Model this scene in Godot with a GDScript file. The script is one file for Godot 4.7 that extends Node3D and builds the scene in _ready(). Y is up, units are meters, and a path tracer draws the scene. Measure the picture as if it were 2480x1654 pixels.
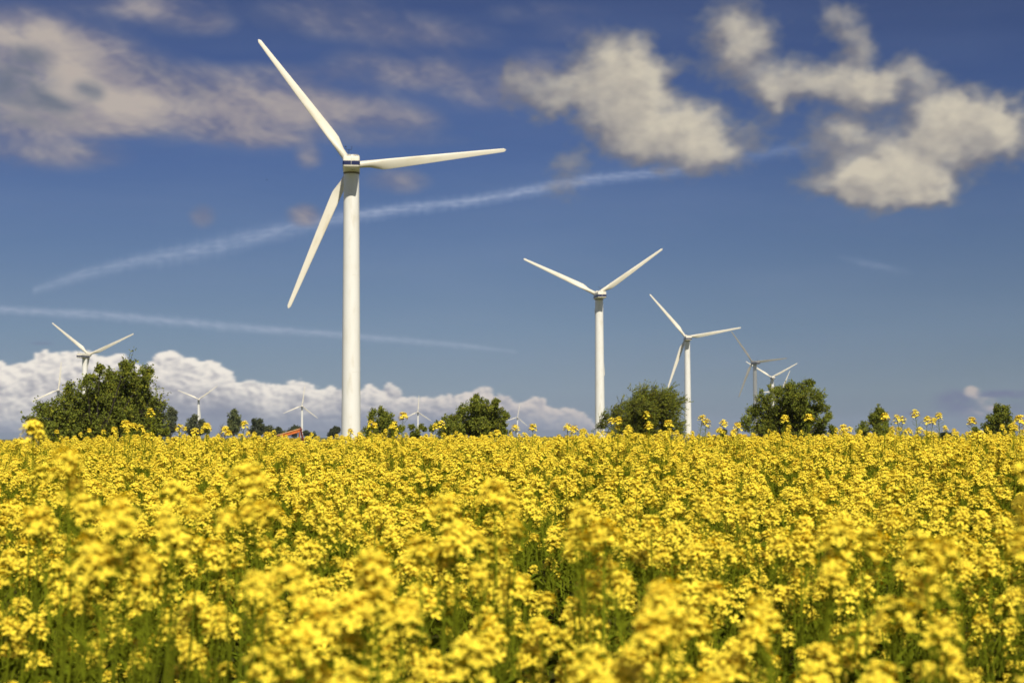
extends Node3D
# A rapeseed field in flower with a wind farm and wind-blown hawthorns behind it.
# Places are given as azimuth (degrees, right of straight ahead) and distance from where the photographer stood.

const EYE := 1.75
var rng := RandomNumberGenerator.new()
var used := {}

# ------------------------------------------------------------------ small helpers
func polar(az: float, dist: float, y := 0.0) -> Vector3:
	var a := deg_to_rad(az)
	return Vector3(sin(a) * dist, y, -cos(a) * dist)

func height_at(el: float, dist: float) -> float:
	return EYE + dist * tan(deg_to_rad(el))

func rr(a: float, b: float) -> float:
	return rng.randf_range(a, b)

const GROUND_R := [0.0, 3.0, 6.0, 9.0, 12.0, 15.0, 18.0, 21.0, 25.0, 32.0, 60.0, 90.0, 235.0, 458.0, 661.0, 812.0, 1275.0, 1654.0, 1860.0, 2230.0, 2747.0, 9000.0]
const GROUND_Y := [0.0, 0.01, 0.05, 0.11, 0.17, 0.22, 0.25, 0.25, 0.20, 0.05, -0.2, -0.35, -0.85, -1.2, -1.7, -2.2, -3.7, -6.3, -8.5, -12.3, -18.0, -75.0]

func ground_y(r: float) -> float:
	for i in range(1, GROUND_R.size()):
		if r <= GROUND_R[i]:
			var t: float = (r - GROUND_R[i - 1]) / (GROUND_R[i] - GROUND_R[i - 1])
			return lerpf(GROUND_Y[i - 1], GROUND_Y[i], t)
	return GROUND_Y[-1]

func numbered(called: String) -> String:
	var n: int = used.get(called, 0)
	used[called] = n + 1
	return called if n == 0 else "%s_%03d" % [called, n]

func tag(o: Node, label := "", category := "", group := "", kind := "") -> void:
	if label: o.set_meta("label", label)
	if category: o.set_meta("category", category)
	if group: o.set_meta("group", group)
	if kind: o.set_meta("kind", kind)

func thing(called: String, label: String, category: String, at: Vector3, turn := 0.0, group := "") -> Node3D:
	var o := Node3D.new()
	o.name = numbered(called)
	add_child(o)
	o.position = at
	o.rotation.y = turn
	tag(o, label, category, group)
	return o

func part(called: String, m: Mesh, parent: Node3D, at := Transform3D.IDENTITY) -> MeshInstance3D:
	var o := MeshInstance3D.new()
	o.name = called
	o.mesh = m
	o.transform = at
	parent.add_child(o, true)
	return o

class Soup:
	var v := PackedVector3Array()
	var n := PackedVector3Array()
	var c := PackedColorArray()
	func tri(a: Vector3, b: Vector3, d: Vector3, col: Color) -> void:
		var k := (d - a).cross(b - a).normalized()
		v.append(a); v.append(b); v.append(d)
		n.append(k); n.append(k); n.append(k)
		c.append(col); c.append(col); c.append(col)
	func quad(a: Vector3, b: Vector3, d: Vector3, e: Vector3, col: Color) -> void:
		tri(a, b, d, col)
		tri(a, d, e, col)
	func rod(a: Vector3, b: Vector3, ra: float, rb: float, sides: int, col: Color) -> void:
		var z := (b - a).normalized()
		var x := (Vector3.UP if absf(z.y) < 0.9 else Vector3.RIGHT).cross(z).normalized()
		var y := z.cross(x)
		for i in sides:
			var p := TAU * i / sides
			var q := TAU * (i + 1) / sides
			var d0 := x * cos(p) + y * sin(p)
			var d1 := x * cos(q) + y * sin(q)
			if rb > 0.0:
				quad(a + d0 * ra, b + d0 * rb, b + d1 * rb, a + d1 * ra, col)
			else:
				tri(a + d0 * ra, b, a + d1 * ra, col)
	func box(lo: Vector3, hi: Vector3, col: Color) -> void:
		var p := []
		for i in 8:
			p.append(Vector3(hi.x if i & 1 else lo.x, hi.y if i & 2 else lo.y, hi.z if i & 4 else lo.z))
		for f in [[0, 2, 3, 1], [4, 5, 7, 6], [0, 4, 6, 2], [1, 3, 7, 5], [0, 1, 5, 4], [2, 6, 7, 3]]:
			quad(p[f[0]], p[f[1]], p[f[2]], p[f[3]], col)
	func into(m: ArrayMesh, mat: Material) -> ArrayMesh:
		var a := []
		a.resize(Mesh.ARRAY_MAX)
		a[Mesh.ARRAY_VERTEX] = v
		a[Mesh.ARRAY_NORMAL] = n
		a[Mesh.ARRAY_COLOR] = c
		m.add_surface_from_arrays(Mesh.PRIMITIVE_TRIANGLES, a)
		m.surface_set_material(m.get_surface_count() - 1, mat)
		return m

# rings of points joined into one smooth skin; each ring closed
func loft(rings: Array, mat: Material, smooth := true, capped := true) -> ArrayMesh:
	var st := SurfaceTool.new()
	st.begin(Mesh.PRIMITIVE_TRIANGLES)
	st.set_smooth_group(0 if smooth else -1)
	for i in rings.size() - 1:
		var a: PackedVector3Array = rings[i]
		var b: PackedVector3Array = rings[i + 1]
		for k in a.size():
			var l := (k + 1) % a.size()
			for p in [a[k], b[l], b[k], a[k], a[l], b[l]]:
				st.add_vertex(p)
	if capped:
		st.set_smooth_group(-1)
		for e in [0, rings.size() - 1]:
			var ring: PackedVector3Array = rings[e]
			var mid := Vector3.ZERO
			for p in ring:
				mid += p
			mid /= ring.size()
			for k in ring.size():
				var l := (k + 1) % ring.size()
				for p in ([mid, ring[l], ring[k]] if e == 0 else [mid, ring[k], ring[l]]):
					st.add_vertex(p)
	st.generate_normals()
	var m := st.commit()
	m.surface_set_material(0, mat)
	return m

func circle(y: float, r: float, sides: int) -> PackedVector3Array:
	var out := PackedVector3Array()
	for k in sides:
		out.append(Vector3(cos(TAU * k / sides) * r, y, sin(TAU * k / sides) * r))
	return out

func flat_mat(c: Color, rough := 0.6, metal := 0.0) -> StandardMaterial3D:
	var m := StandardMaterial3D.new()
	m.albedo_color = c
	m.roughness = rough
	m.metallic = metal
	return m

func leaf_mat(back: Color, rough := 0.55, shine := 0.2) -> StandardMaterial3D:
	var m := StandardMaterial3D.new()
	m.vertex_color_use_as_albedo = true
	m.roughness = rough
	m.metallic_specular = shine
	m.cull_mode = BaseMaterial3D.CULL_DISABLED
	m.backlight_enabled = true
	m.backlight = back
	return m

# ------------------------------------------------------------------ the sky: air and clouds by direction
var n_soft := FastNoiseLite.new()
var n_fine := FastNoiseLite.new()
var n_warp := FastNoiseLite.new()
var n_puff := FastNoiseLite.new()

const AIR_EL := [-2.0, 0.0, 1.4, 3.6, 6.6, 9.6, 12.5, 15.5, 30.0, 90.0]
const AIR := [[136, 147, 160], [137, 148, 161], [138, 154, 168], [121, 144, 169], [99, 125, 163], [82, 108, 156], [72, 95, 145], [64, 83, 129], [54, 70, 116], [47, 61, 104]]

const HEAP := [[3.9, 13.33, 1.19, 0.87, 1.1], [3.49, 12.26, 1.43, 0.95, 1], [1.81, 12.28, 1.03, 0.8, 0.8], [1.24, 11.66, 0.56, 0.48, 0.6], [4.52, 11.15, 1.51, 1.03, 1.1], [5.63, 10.82, 1.59, 0.95, 1.1], [6.82, 10.79, 0.95, 0.72, 0.8], [7.05, 9.85, 1.35, 0.64, 0.8], [7.84, 10.14, 0.64, 0.56, 0.6], [5.01, 12.77, 0.87, 0.8, 0.7], [5.97, 13.13, 0.72, 0.4, 0.5], [0.52, 12.68, 0.8, 0.48, 0.45], [0.04, 12.29, 0.48, 0.48, 0.4], [8.87, 10.57, 0.64, 0.4, 0.5], [8.37, 14.42, 1.11, 0.76, 0.85], [8.67, 13.65, 0.87, 0.72, 0.7], [8.03, 13.06, 0.8, 0.64, 0.55], [9.52, 12.17, 0.95, 0.72, 0.9], [9.59, 11.63, 0.64, 0.48, 0.6], [10.61, 12.65, 1.27, 0.56, 0.55], [11.54, 12.31, 0.95, 0.56, 0.55], [12.3, 11.97, 1.43, 0.64, 0.65], [13.07, 11.85, 1.03, 0.56, 0.6], [11.96, 14.33, 0.72, 0.48, 0.5], [12.41, 13.63, 0.56, 0.72, 0.55], [12.86, 12.92, 0.56, 0.72, 0.55], [11.89, 14.85, 0.56, 0.32, 0.35], [13.46, 12.29, 0.72, 0.56, 0.55], [14.52, 12.6, 0.64, 0.48, 0.65], [14.96, 11.83, 0.64, 0.64, 0.7], [15.54, 11.04, 0.95, 0.64, 0.8], [16.66, 11.13, 0.87, 0.64, 0.8], [17.54, 11.07, 0.56, 0.56, 0.7], [17.89, 10.45, 0.8, 0.64, 0.7], [16.79, 10.37, 1.59, 0.72, 0.75], [14.93, 10.32, 1.43, 0.87, 0.8], [12.51, 10.66, 0.72, 0.4, 0.9], [11.35, 10.25, 0.87, 0.64, 0.6], [13.02, 9.34, 1.27, 0.87, 1.1], [11.87, 8.92, 1.27, 0.48, 0.8], [13.39, 8.56, 1.59, 0.64, 1], [14.38, 8.82, 1.03, 0.72, 0.9], [14.14, 8.22, 0.8, 0.4, 0.7], [15.12, 8.41, 0.72, 0.48, 0.6], [17.87, 9.71, 0.95, 0.48, 0.6], [15.66, 9.52, 1.59, 0.72, 0.7], [2.03, 9.7, 0.56, 0.48, 0.5], [2.02, 8.76, 0.64, 0.36, 0.32]]
const VEIL := [[-17.88, 13.56, 1.99, 0.8, 0.75], [-16.41, 13.36, 1.59, 0.64, 0.75], [-14.91, 13.15, 1.59, 0.72, 0.8], [-17.5, 12.11, 1.75, 1.43, 0.9], [-15.65, 11.91, 1.59, 0.95, 1], [-14.14, 11.91, 1.59, 0.95, 1], [-12.62, 11.83, 1.59, 1.03, 0.85], [-11.08, 11.73, 1.43, 0.95, 0.75], [-9.91, 11.39, 1.51, 0.87, 0.75], [-8.74, 11.42, 1.67, 0.95, 0.7], [-7.56, 11.83, 1.11, 0.64, 0.5], [-6.77, 11.62, 1.75, 0.64, 0.52], [-5.18, 11.49, 1.75, 0.56, 0.5], [-3.58, 11.2, 1.11, 0.4, 0.35], [-9.91, 10.62, 1.27, 0.4, 0.4], [-8.34, 10.5, 0.8, 0.24, 0.3], [-16.74, 10.81, 2.39, 0.48, 0.6], [-14.88, 10.74, 1.59, 0.32, 0.5], [-17.46, 9.8, 2.39, 0.56, 0.42], [-15.62, 9.8, 1.59, 0.4, 0.3], [-12.26, 14.78, 1.59, 0.56, 0.42], [-13.41, 15.02, 1.19, 0.4, 0.42], [-11.1, 14.46, 0.8, 0.32, 0.3], [-16.79, 14.58, 2.39, 0.48, 0.22], [-6.78, 14.99, 1.99, 0.64, 0.34], [-4.38, 14.5, 2.39, 0.48, 0.34], [-2.78, 14.14, 1.91, 0.4, 0.34], [-4.38, 12.97, 1.99, 0.48, 0.4], [-1.98, 12.83, 2.23, 0.56, 0.42], [-0.77, 12.06, 1.35, 0.4, 0.38], [1.08, 13.21, 1.19, 0.48, 0.3], [-5.58, 13.41, 0.95, 0.32, 0.2], [-5.18, 10.56, 2.39, 0.24, 0.25], [-8.35, 12.81, 2.39, 0.32, 0.35], [-7.44, 9.9, 0.4, 0.36, 0.55], [-7.55, 7.79, 0.48, 0.33, 0.8], [-11.21, 7.72, 0.36, 0.32, 0.5], [-4.14, 9.08, 0.87, 0.36, 0.5], [1.25, 15.05, 1.59, 0.32, 0.2], [2.05, 14.36, 1.19, 0.32, 0.2]]
const GLOOM := [[-17.29, 12.93, 0.87, 0.48, 0.8], [-17.57, 12.03, 1.19, 0.72, 1], [-15.27, 11.93, 0.56, 0.4, 0.7], [-16.38, 11.42, 1.03, 0.36, 0.7], [-13.01, 12.72, 0.95, 0.4, 0.3], [-11.47, 12.25, 1.11, 0.48, 0.3], [-17.11, 10.79, 1.99, 0.32, 0.4]]
const GLEAM := [[-16.02, 12.12, 1.19, 0.64, 1], [-17.66, 13.64, 1.99, 0.44, 0.7], [-15.81, 12.95, 0.95, 0.48, 0.5], [-14.06, 11.61, 1.27, 0.48, 0.7], [-11.85, 11.55, 1.11, 0.4, 0.4]]
const BANK := [[-20.24, 2.37], [-19.31, 2.67], [-18.63, 2.32], [-18.09, 2.44], [-17.83, 2.32], [-17.43, 2.36], [-17.02, 2.52], [-16.9, 2.75], [-16.58, 2.83], [-16.32, 2.76], [-16.1, 2.79], [-15.77, 2.83], [-15.47, 2.75], [-15.11, 2.78], [-14.68, 2.68], [-14.49, 2.58], [-14.18, 2.77], [-13.91, 2.73], [-13.77, 2.44], [-13.21, 2.31], [-13.02, 2.44], [-12.75, 2.78], [-12.47, 2.9], [-12.09, 2.86], [-11.96, 2.72], [-11.58, 2.6], [-11.29, 2.44], [-10.87, 2.59], [-10.6, 2.46], [-10.36, 2.18], [-10.13, 2.03], [-9.99, 1.72], [-9.36, 1.72], [-8.4, 1.64], [-8.02, 1.79], [-7.59, 1.82], [-7.21, 1.55], [-6.83, 1.48], [-6.61, 1.6], [-6.21, 1.51], [-5.87, 1.25], [-5.43, 1.51], [-5.15, 1.67], [-4.84, 1.41], [-4.46, 1.53], [-4.19, 1.4], [-4.01, 1.2], [-3.64, 1.23], [-2.45, 1.09], [-2.34, 1.27], [-1.8, 1.27], [-1.47, 1.43], [-1.11, 1.54], [-0.82, 1.48], [-0.64, 1.24], [-0.42, 1.17], [-0.17, 1.22], [0.05, 1.02], [0.32, 1.02], [0.79, 1.14], [1.2, 1.02], [1.3, 0.79], [1.98, 0.68], [2.62, 0.65], [2.7, 0.39], [3.04, 0.17], [3.29, -0.28]]
const SHADE := [[-20.22, 0.51], [-18.06, 0.53], [-16.42, 0.46], [-15.3, 0.67], [-13.9, 1.14], [-13.19, 1.62], [-12.18, 1.48], [-11.46, 1.23], [-10.15, 1.48], [-9.57, 1.4], [-8.98, 0.88], [-8.09, 1.03], [-7.2, 0.78], [-6.16, 1.25], [-5.42, 1.03], [-4.37, 0.87], [-2.72, 0.87], [-1.37, 0.61], [-0.16, 0.71], [1.34, 0.35], [2.69, 0.09], [3.29, -0.28]]
const LOW := [[16.37, 1.26, 0.3, 0.18, 1.1], [16.3, 1.35, 0.18, 0.14, 0.8], [16.75, 1, 0.45, 0.12, 0.7], [16.98, 0.74, 0.66, 0.23, 0.6], [16.53, 0.51, 0.9, 0.21, 0.4]]
const LOW_GREY := [[15.85, 0.95, 0.75, 0.39, 0.75], [17.37, 1.18, 1.06, 0.14, 0.8], [16.26, 0.54, 0.9, 0.3, 0.5], [13.94, 0.54, 0.75, 0.11, 0.35], [14.58, 0.51, 0.6, 0.08, 0.35], [17.64, 0.67, 0.9, 0.27, 0.35], [-16.72, 3.1, 0.36, 0.05, 0.5], [18.06, 1.17, 0.9, 0.12, 0.6], [4.79, 0.16, 1.36, 0.21, 0.3]]
const TRAIL_A := [[-17.02, 4.97, 9, 0.35], [-15.36, 5.58, 12, 0.45], [-13.37, 6.12, 14, 0.5], [-11.5, 6.48, 19, 0.55], [-9.6, 6.97, 19, 0.55], [-8.12, 7.34, 16, 0.55], [-6.78, 7.65, 14, 0.5], [-5.28, 7.92, 13, 0.75], [-3.62, 8.13, 12, 0.7], [-1.34, 8.4, 11, 0.75], [0.63, 8.75, 11, 0.7], [2.15, 9.04, 12, 0.7], [3.97, 9.24, 11, 0.65], [6.08, 9.39, 11, 0.55], [7.88, 9.75, 14, 0.35], [9.96, 10.02, 14, 0.3], [12.6, 10.17, 9, 0.15], [15.04, 10.27, 8, 0.2], [17.43, 10.31, 8, 0.3], [18.53, 10.3, 8, 0.2]]
const TRAIL_B := [[-19.2, 4.3, 8, 0.55], [-18.12, 4.28, 8, 0.6], [-14.64, 4.14, 9, 0.6], [-11.48, 3.89, 9, 0.6], [-8.99, 3.68, 8, 0.6], [-6.62, 3.53, 7, 0.5], [-5.12, 3.4, 7, 0.5], [-3.62, 3.26, 7, 0.45], [-1.66, 3.09, 6, 0.4], [0.15, 2.88, 4, 0.2]]
const TRAIL_C := [[11.81, 6.14, 6, 0.05], [12.67, 5.92, 8, 0.22], [13.53, 5.72, 8, 0.22], [14.38, 5.52, 7, 0.04]]

func lut(xs: Array, x: float) -> Vector2:
	for i in range(1, xs.size()):
		if x <= xs[i]:
			return Vector2(i - 1, clampf((x - xs[i - 1]) / (xs[i] - xs[i - 1]), 0.0, 1.0))
	return Vector2(xs.size() - 2, 1.0)

func air(el: float) -> Color:
	var k := lut(AIR_EL, el)
	var a: Array = AIR[int(k.x)]
	var b: Array = AIR[int(k.x) + 1]
	return Color(lerpf(a[0], b[0], k.y), lerpf(a[1], b[1], k.y), lerpf(a[2], b[2], k.y)) * (1.0 / 255.0)

# the air is deeper away from the sun's side, as skies are
func deep(az: float) -> float:
	return 1.0 - 0.085 * smoothstep(-4.0, 20.0, az) * smoothstep(180.0, 70.0, az)

func col(r: float, g: float, b: float) -> Color:
	return Color(r / 255.0, g / 255.0, b / 255.0)

func splat(field: PackedFloat32Array, w: int, h: int, az0: float, el0: float, daz: float, del: float, blobs: Array, reach := 1.5) -> void:
	for b in blobs:
		var rx: float = b[2] * reach
		var ry: float = b[3] * reach
		var i0 := maxi(0, int((b[0] - rx - az0) / daz))
		var i1 := mini(w - 1, int((b[0] + rx - az0) / daz))
		var j0 := maxi(0, int((el0 - b[1] - ry) / del))
		var j1 := mini(h - 1, int((el0 - b[1] + ry) / del))
		for j in range(j0, j1 + 1):
			var dy: float = (el0 - (j + 0.5) * del - b[1]) / ry
			for i in range(i0, i1 + 1):
				var dx: float = (az0 + (i + 0.5) * daz - b[0]) / rx
				var q := 1.0 - dx * dx - dy * dy
				if q > 0.0:
					field[j * w + i] += q * q * b[4]

func trail(field: PackedFloat32Array, w: int, h: int, az0: float, el0: float, daz: float, del: float, pts: Array) -> void:
	for s in pts.size() - 1:
		var a: Array = pts[s]
		var b: Array = pts[s + 1]
		var i0 := maxi(0, int((a[0] - az0) / daz))
		var i1 := mini(w - 1, int((b[0] - az0) / daz))
		for i in range(i0, i1 + 1):
			var az := az0 + (i + 0.5) * daz
			var t: float = (az - a[0]) / (b[0] - a[0])
			if t < 0.0 or t >= 1.0:
				continue
			var mid := lerpf(a[1], b[1], t) + 0.022 * n_warp.get_noise_2d(az * 9.0, 40.0)
			var wide := lerpf(a[2], b[2], t) * 0.0125 * (1.0 + 0.35 * n_fine.get_noise_2d(az * 14.0, 7.0))
			var much := lerpf(a[3], b[3], t)
			var j0 := maxi(0, int((el0 - mid - wide * 2.2) / del))
			var j1 := mini(h - 1, int((el0 - mid + wide * 2.2) / del))
			for j in range(j0, j1 + 1):
				var e: float = el0 - (j + 0.5) * del - mid
				var q := e / wide
				q = exp(-q * q * (0.8 if q > 0.0 else 0.5))
				q *= 0.85 + 0.55 * n_soft.get_noise_2d(az * 16.0 + e * 60.0, e * 90.0) + 0.35 * n_fine.get_noise_2d(az * 7.0, e * 14.0)
				var at := j * w + i
				field[at] = maxf(field[at], q * much)

func billow(x: float, y: float) -> float:
	var s := 0.0
	var amp := 0.5
	var f := 1.0
	for o in 3:
		s += amp * absf(n_puff.get_noise_2d(x * f + o * 31.7, y * f - o * 17.3))
		amp *= 0.52
		f *= 2.1
	return s

# clouds of the rest of the sky: the same kinds, scattered
func wide_clouds(c: Color, az: float, el: float, much: float) -> Color:
	if much <= 0.0 or el < -1.0:
		return c
	var a := deg_to_rad(az)
	var e := deg_to_rad(maxf(el, 0.0))
	var k := 1.0 / (sin(e) + 0.12)
	var x := sin(a) * cos(e) * k
	var y := cos(a) * cos(e) * k
	var d := n_soft.get_noise_2d(x * 14.0, y * 14.0) * 0.9 + 0.35 * n_fine.get_noise_2d(x * 14.0, y * 14.0)
	var al := smoothstep(-0.02, 0.42, d) * 0.88 * much
	c = c.lerp(col(168, 167, 170).lerp(col(222, 217, 208), smoothstep(0.1, 0.6, d)), al)
	if el < 5.0:
		var top := 2.1 + 1.6 * n_warp.get_noise_2d(cos(a) * 130.0, sin(a) * 130.0)
		var b := billow(cos(a) * 40.0 + el * 0.6, sin(a) * 40.0 + el * 0.9)
		var q := smoothstep(0.0, 0.25, top + b * 1.2 - 0.3 - el) * much
		var lit := smoothstep(-0.6, 1.0, (el - top * 0.6) + b)
		c = c.lerp(col(142, 147, 165).lerp(col(228, 218, 206), lit), q)
	return c

func along(pts: Array, az: float) -> float:
	for i in range(1, pts.size()):
		if az <= pts[i][0]:
			var t: float = (az - pts[i - 1][0]) / (pts[i][0] - pts[i - 1][0])
			return lerpf(pts[i - 1][1], pts[i][1], clampf(t, 0.0, 1.0))
	return -9.0

func make_sky() -> Image:
	n_soft.seed = 11; n_soft.frequency = 0.06; n_soft.fractal_octaves = 5; n_soft.noise_type = FastNoiseLite.TYPE_SIMPLEX_SMOOTH
	n_fine.seed = 23; n_fine.frequency = 0.35; n_fine.fractal_octaves = 4; n_fine.noise_type = FastNoiseLite.TYPE_SIMPLEX_SMOOTH
	n_warp.seed = 37; n_warp.frequency = 0.05; n_warp.fractal_octaves = 3; n_warp.noise_type = FastNoiseLite.TYPE_SIMPLEX_SMOOTH
	n_puff.seed = 51; n_puff.frequency = 0.5; n_puff.fractal_type = FastNoiseLite.FRACTAL_NONE; n_puff.noise_type = FastNoiseLite.TYPE_SIMPLEX_SMOOTH
	var wide := Image.create(768, 384, false, Image.FORMAT_RGB8)
	for j in 384:
		var el := 90.0 - (j + 0.5) / 384.0 * 180.0
		var base := air(el)
		for i in 768:
			var az := (i + 0.5) / 768.0 * 360.0 - 180.0
			wide.set_pixel(i, j, wide_clouds(base * deep(az), az, el, smoothstep(19.0, 24.0, maxf(absf(az), el + 3.0))) if el > -1.0 else base * deep(az))
	var w4 := 4096
	var h4 := 4096
	wide.resize(w4, h4, Image.INTERPOLATE_CUBIC)
	var daz := 360.0 / w4
	var del := 180.0 / h4
	var w := 520
	var h := 500
	var i_at := w4 / 2 - w / 2
	var j_at := int((90.0 - 21.0) / del)
	var az0 := -180.0 + i_at * daz
	var el0 := 90.0 - j_at * del
	var heap := PackedFloat32Array(); heap.resize(w * h)
	var veil := PackedFloat32Array(); veil.resize(w * h)
	var gloom := PackedFloat32Array(); gloom.resize(w * h)
	var gleam := PackedFloat32Array(); gleam.resize(w * h)
	var low := PackedFloat32Array(); low.resize(w * h)
	var grey := PackedFloat32Array(); grey.resize(w * h)
	var streak := PackedFloat32Array(); streak.resize(w * h)
	splat(heap, w, h, az0, el0, daz, del, HEAP, 1.8)
	splat(veil, w, h, az0, el0, daz, del, VEIL, 1.8)
	splat(gloom, w, h, az0, el0, daz, del, GLOOM)
	splat(gleam, w, h, az0, el0, daz, del, GLEAM)
	splat(low, w, h, az0, el0, daz, del, LOW)
	splat(grey, w, h, az0, el0, daz, del, LOW_GREY)
	for t in [TRAIL_A, TRAIL_B, TRAIL_C]:
		trail(streak, w, h, az0, el0, daz, del, t)
	# ragged edges of the heaped clouds, kept for their relief
	var rag := PackedFloat32Array(); rag.resize(w * h)
	for j in h:
		var el := el0 - (j + 0.5) * del
		for i in w:
			var at := j * w + i
			var az := az0 + (i + 0.5) * daz
			if el < 3.5 or az < -3.0:
				continue
			# the smooth heaps are folded by eddies, large and small
			var wx := 0.55 * n_fine.get_noise_2d(az * 1.1, el * 1.3) + 0.20 * n_fine.get_noise_2d(az * 3.6 + 50.0, el * 4.0)
			var wy := 0.50 * n_fine.get_noise_2d(az * 1.1 + 200.0, el * 1.3 + 70.0) + 0.18 * n_fine.get_noise_2d(az * 3.6 + 350.0, el * 4.0)
			var fx := clampf(i + wx / daz, 0.0, w - 1.01)
			var fy := clampf(j + wy / del, 0.0, h - 1.01)
			var ix := int(fx)
			var iy := int(fy)
			var o := iy * w + ix
			var v0 := lerpf(heap[o], heap[mini(o + 1, w * h - 1)], fx - ix)
			var v1 := lerpf(heap[mini(o + w, w * h - 1)], heap[mini(o + w + 1, w * h - 1)], fx - ix)
			rag[at] = lerpf(v0, v1, fy - iy) * 1.3
	var bank_top := PackedFloat32Array(); bank_top.resize(w)
	var bank_shade := PackedFloat32Array(); bank_shade.resize(w)
	for i in w:
		bank_top[i] = along(BANK, az0 + (i + 0.5) * daz)
		bank_shade[i] = along(SHADE, az0 + (i + 0.5) * daz)
	var im := Image.create(w, h, false, Image.FORMAT_RGB8)
	for j in h:
		var el := el0 - (j + 0.5) * del
		var base := air(el)
		for i in w:
			var az := az0 + (i + 0.5) * daz
			var at := j * w + i
			var c := base * deep(az)
			var fine := n_fine.get_noise_2d(az * 1.2, el * 2.6)
			# thin high haze
			c = c.lerp(col(150, 158, 182), clampf(0.10 * (n_soft.get_noise_2d(az * 1.1 + 50.0, el * 6.0) + 0.2), 0.0, 1.0))
			if streak[at] > 0.003:
				c = c.lerp(col(186, 192, 212), clampf(streak[at], 0.0, 1.0) * 0.74)
			if veil[at] > 0.01:
				var wx := az + 0.6 * n_warp.get_noise_2d(az * 4.0, el * 9.0)
				var wy := el + 0.25 * n_warp.get_noise_2d(az * 4.0 + 300.0, el * 9.0)
				var s := n_soft.get_noise_2d(wx * 4.0 + wy * 2.0, wy * 6.5 + wx * 1.4)
				var f2 := n_fine.get_noise_2d(wx * 1.3 + wy * 0.6, wy * 2.3 + wx * 0.4)
				var f3 := n_fine.get_noise_2d(wx * 5.0, wy * 8.0)
				var d := veil[at] * (1.0 + 0.65 * s + 0.45 * f2 + 0.2 * f3) + 0.05 * f2
				var al := (1.0 - exp(-2.3 * pow(maxf(d, 0.0), 1.2))) * 0.95
				var lit := clampf(0.10 + 0.40 * smoothstep(0.1, 1.4, d) + 0.34 * s + 0.26 * f2 + 0.14 * f3 + gleam[at] * 0.7, 0.0, 1.0)
				var v := col(124, 121, 140).lerp(col(190, 178, 168), lit)
				v = v.lerp(col(112, 118, 132), clampf(gloom[at] * (0.75 + 1.1 * f2 + 0.6 * s), 0.0, 0.95))
				c = c.lerp(v, al)
			if rag[at] > 0.01:
				var d := rag[at]
				var e := d * (1.0 + 0.22 * n_fine.get_noise_2d(az * 4.0 + 30.0, el * 4.6)) + 0.15 * n_fine.get_noise_2d(az * 7.0, el * 8.0)
				var al := 1.0 - exp(-1.75 * pow(maxf(e - 0.03, 0.0), 1.2))
				var up := rag[clampi(j - 11, 0, h - 1) * w + clampi(i + 4, 0, w - 1)]
				var lit := clampf(0.06 + 0.66 * smoothstep(0.35, 2.0, d) + 0.30 * clampf(d - up, -0.6, 0.8) + 0.18 * n_fine.get_noise_2d(az * 1.6, el * 2.0) + 0.12 * n_fine.get_noise_2d(az * 5.0 + 9.0, el * 6.0), 0.0, 1.0)
				c = c.lerp(col(128, 124, 128).lerp(col(210, 200, 180), lit), al * 0.97)
			var ragged := 0.6 * fine + 0.9 * n_fine.get_noise_2d(az * 4.0, el * 8.0)
			var g := grey[at] * (1.0 + 0.9 * ragged)
			if g > 0.01:
				c = c.lerp(col(116, 122, 150), clampf(g, 0.0, 0.8))
			var p := low[at] * (1.0 + 1.2 * ragged)
			if p > 0.02:
				c = c.lerp(col(196, 184, 178), smoothstep(0.08, 1.1, p) * 0.95)
			if el < bank_top[i] + 0.4 and bank_top[i] > -5.0:
				var far := smoothstep(-9.0, 3.0, az)
				var bright := col(248, 240, 228).lerp(col(219, 207, 198), far)
				var dark := col(149, 149, 160).lerp(col(137, 141, 158), far)
				var span := maxf(bank_top[i] - bank_shade[i], 0.2)
				for row in 5:
					var q := row / 4.0
					var b := billow(az * (2.3 + 0.5 * row) + row * 13.0, el * (2.6 + 0.5 * row))
					var top := bank_top[i] - span * 0.95 * q
					if row > 0:
						top += 0.42 * n_warp.get_noise_2d(az * 14.0 + row * 71.0, 5.0) + 0.05
					var edge := top + 0.34 * (b - 0.17) - el
					var al := smoothstep(-0.012, 0.05 + 0.05 * q, edge)
					if row > 0:
						al *= smoothstep(-0.25, 0.2, n_warp.get_noise_2d(az * 9.0 - row * 37.0, el * 7.0)) * 0.85
					if al <= 0.0:
						continue
					var b2 := billow((az + 0.09) * (2.3 + 0.5 * row) + row * 13.0, (el + 0.12) * (2.6 + 0.5 * row))
					var lit := (1.0 - lerpf(0.38, 0.55, far) * q) * (0.24 + 0.72 * exp(-maxf(edge, 0.0) / (lerpf(1.15, 0.75, far) - 0.3 * q)))
					lit += 1.25 * (b - b2) * (1.0 - 0.4 * q) + 0.30 * n_warp.get_noise_2d(az * 22.0, el * 34.0)
					c = c.lerp(dark.lerp(bright, clampf(lit * 1.12, 0.0, 1.0)), al)
				var sunk := smoothstep(bank_shade[i] + 0.05, bank_shade[i] - 0.75, el) * smoothstep(-0.0, 0.15, bank_top[i] - el)
				c = c.lerp(col(139, 143, 160), sunk * (0.72 + 0.4 * n_warp.get_noise_2d(az * 8.0, el * 30.0)))
			c = wide_clouds(c, az, el, smoothstep(19.0, 24.0, maxf(absf(az), el + 3.0)))
			im.set_pixel(i, j, c)
	wide.blit_rect(im, Rect2i(0, 0, w, h), Vector2i(i_at, j_at))
	# straight ahead lies at the map's edge
	var turned := Image.create(w4, h4, false, Image.FORMAT_RGB8)
	turned.blit_rect(wide, Rect2i(0, 0, w4 / 2, h4), Vector2i(w4 / 2, 0))
	turned.blit_rect(wide, Rect2i(w4 / 2, 0, w4 / 2, h4), Vector2i(0, 0))
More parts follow.
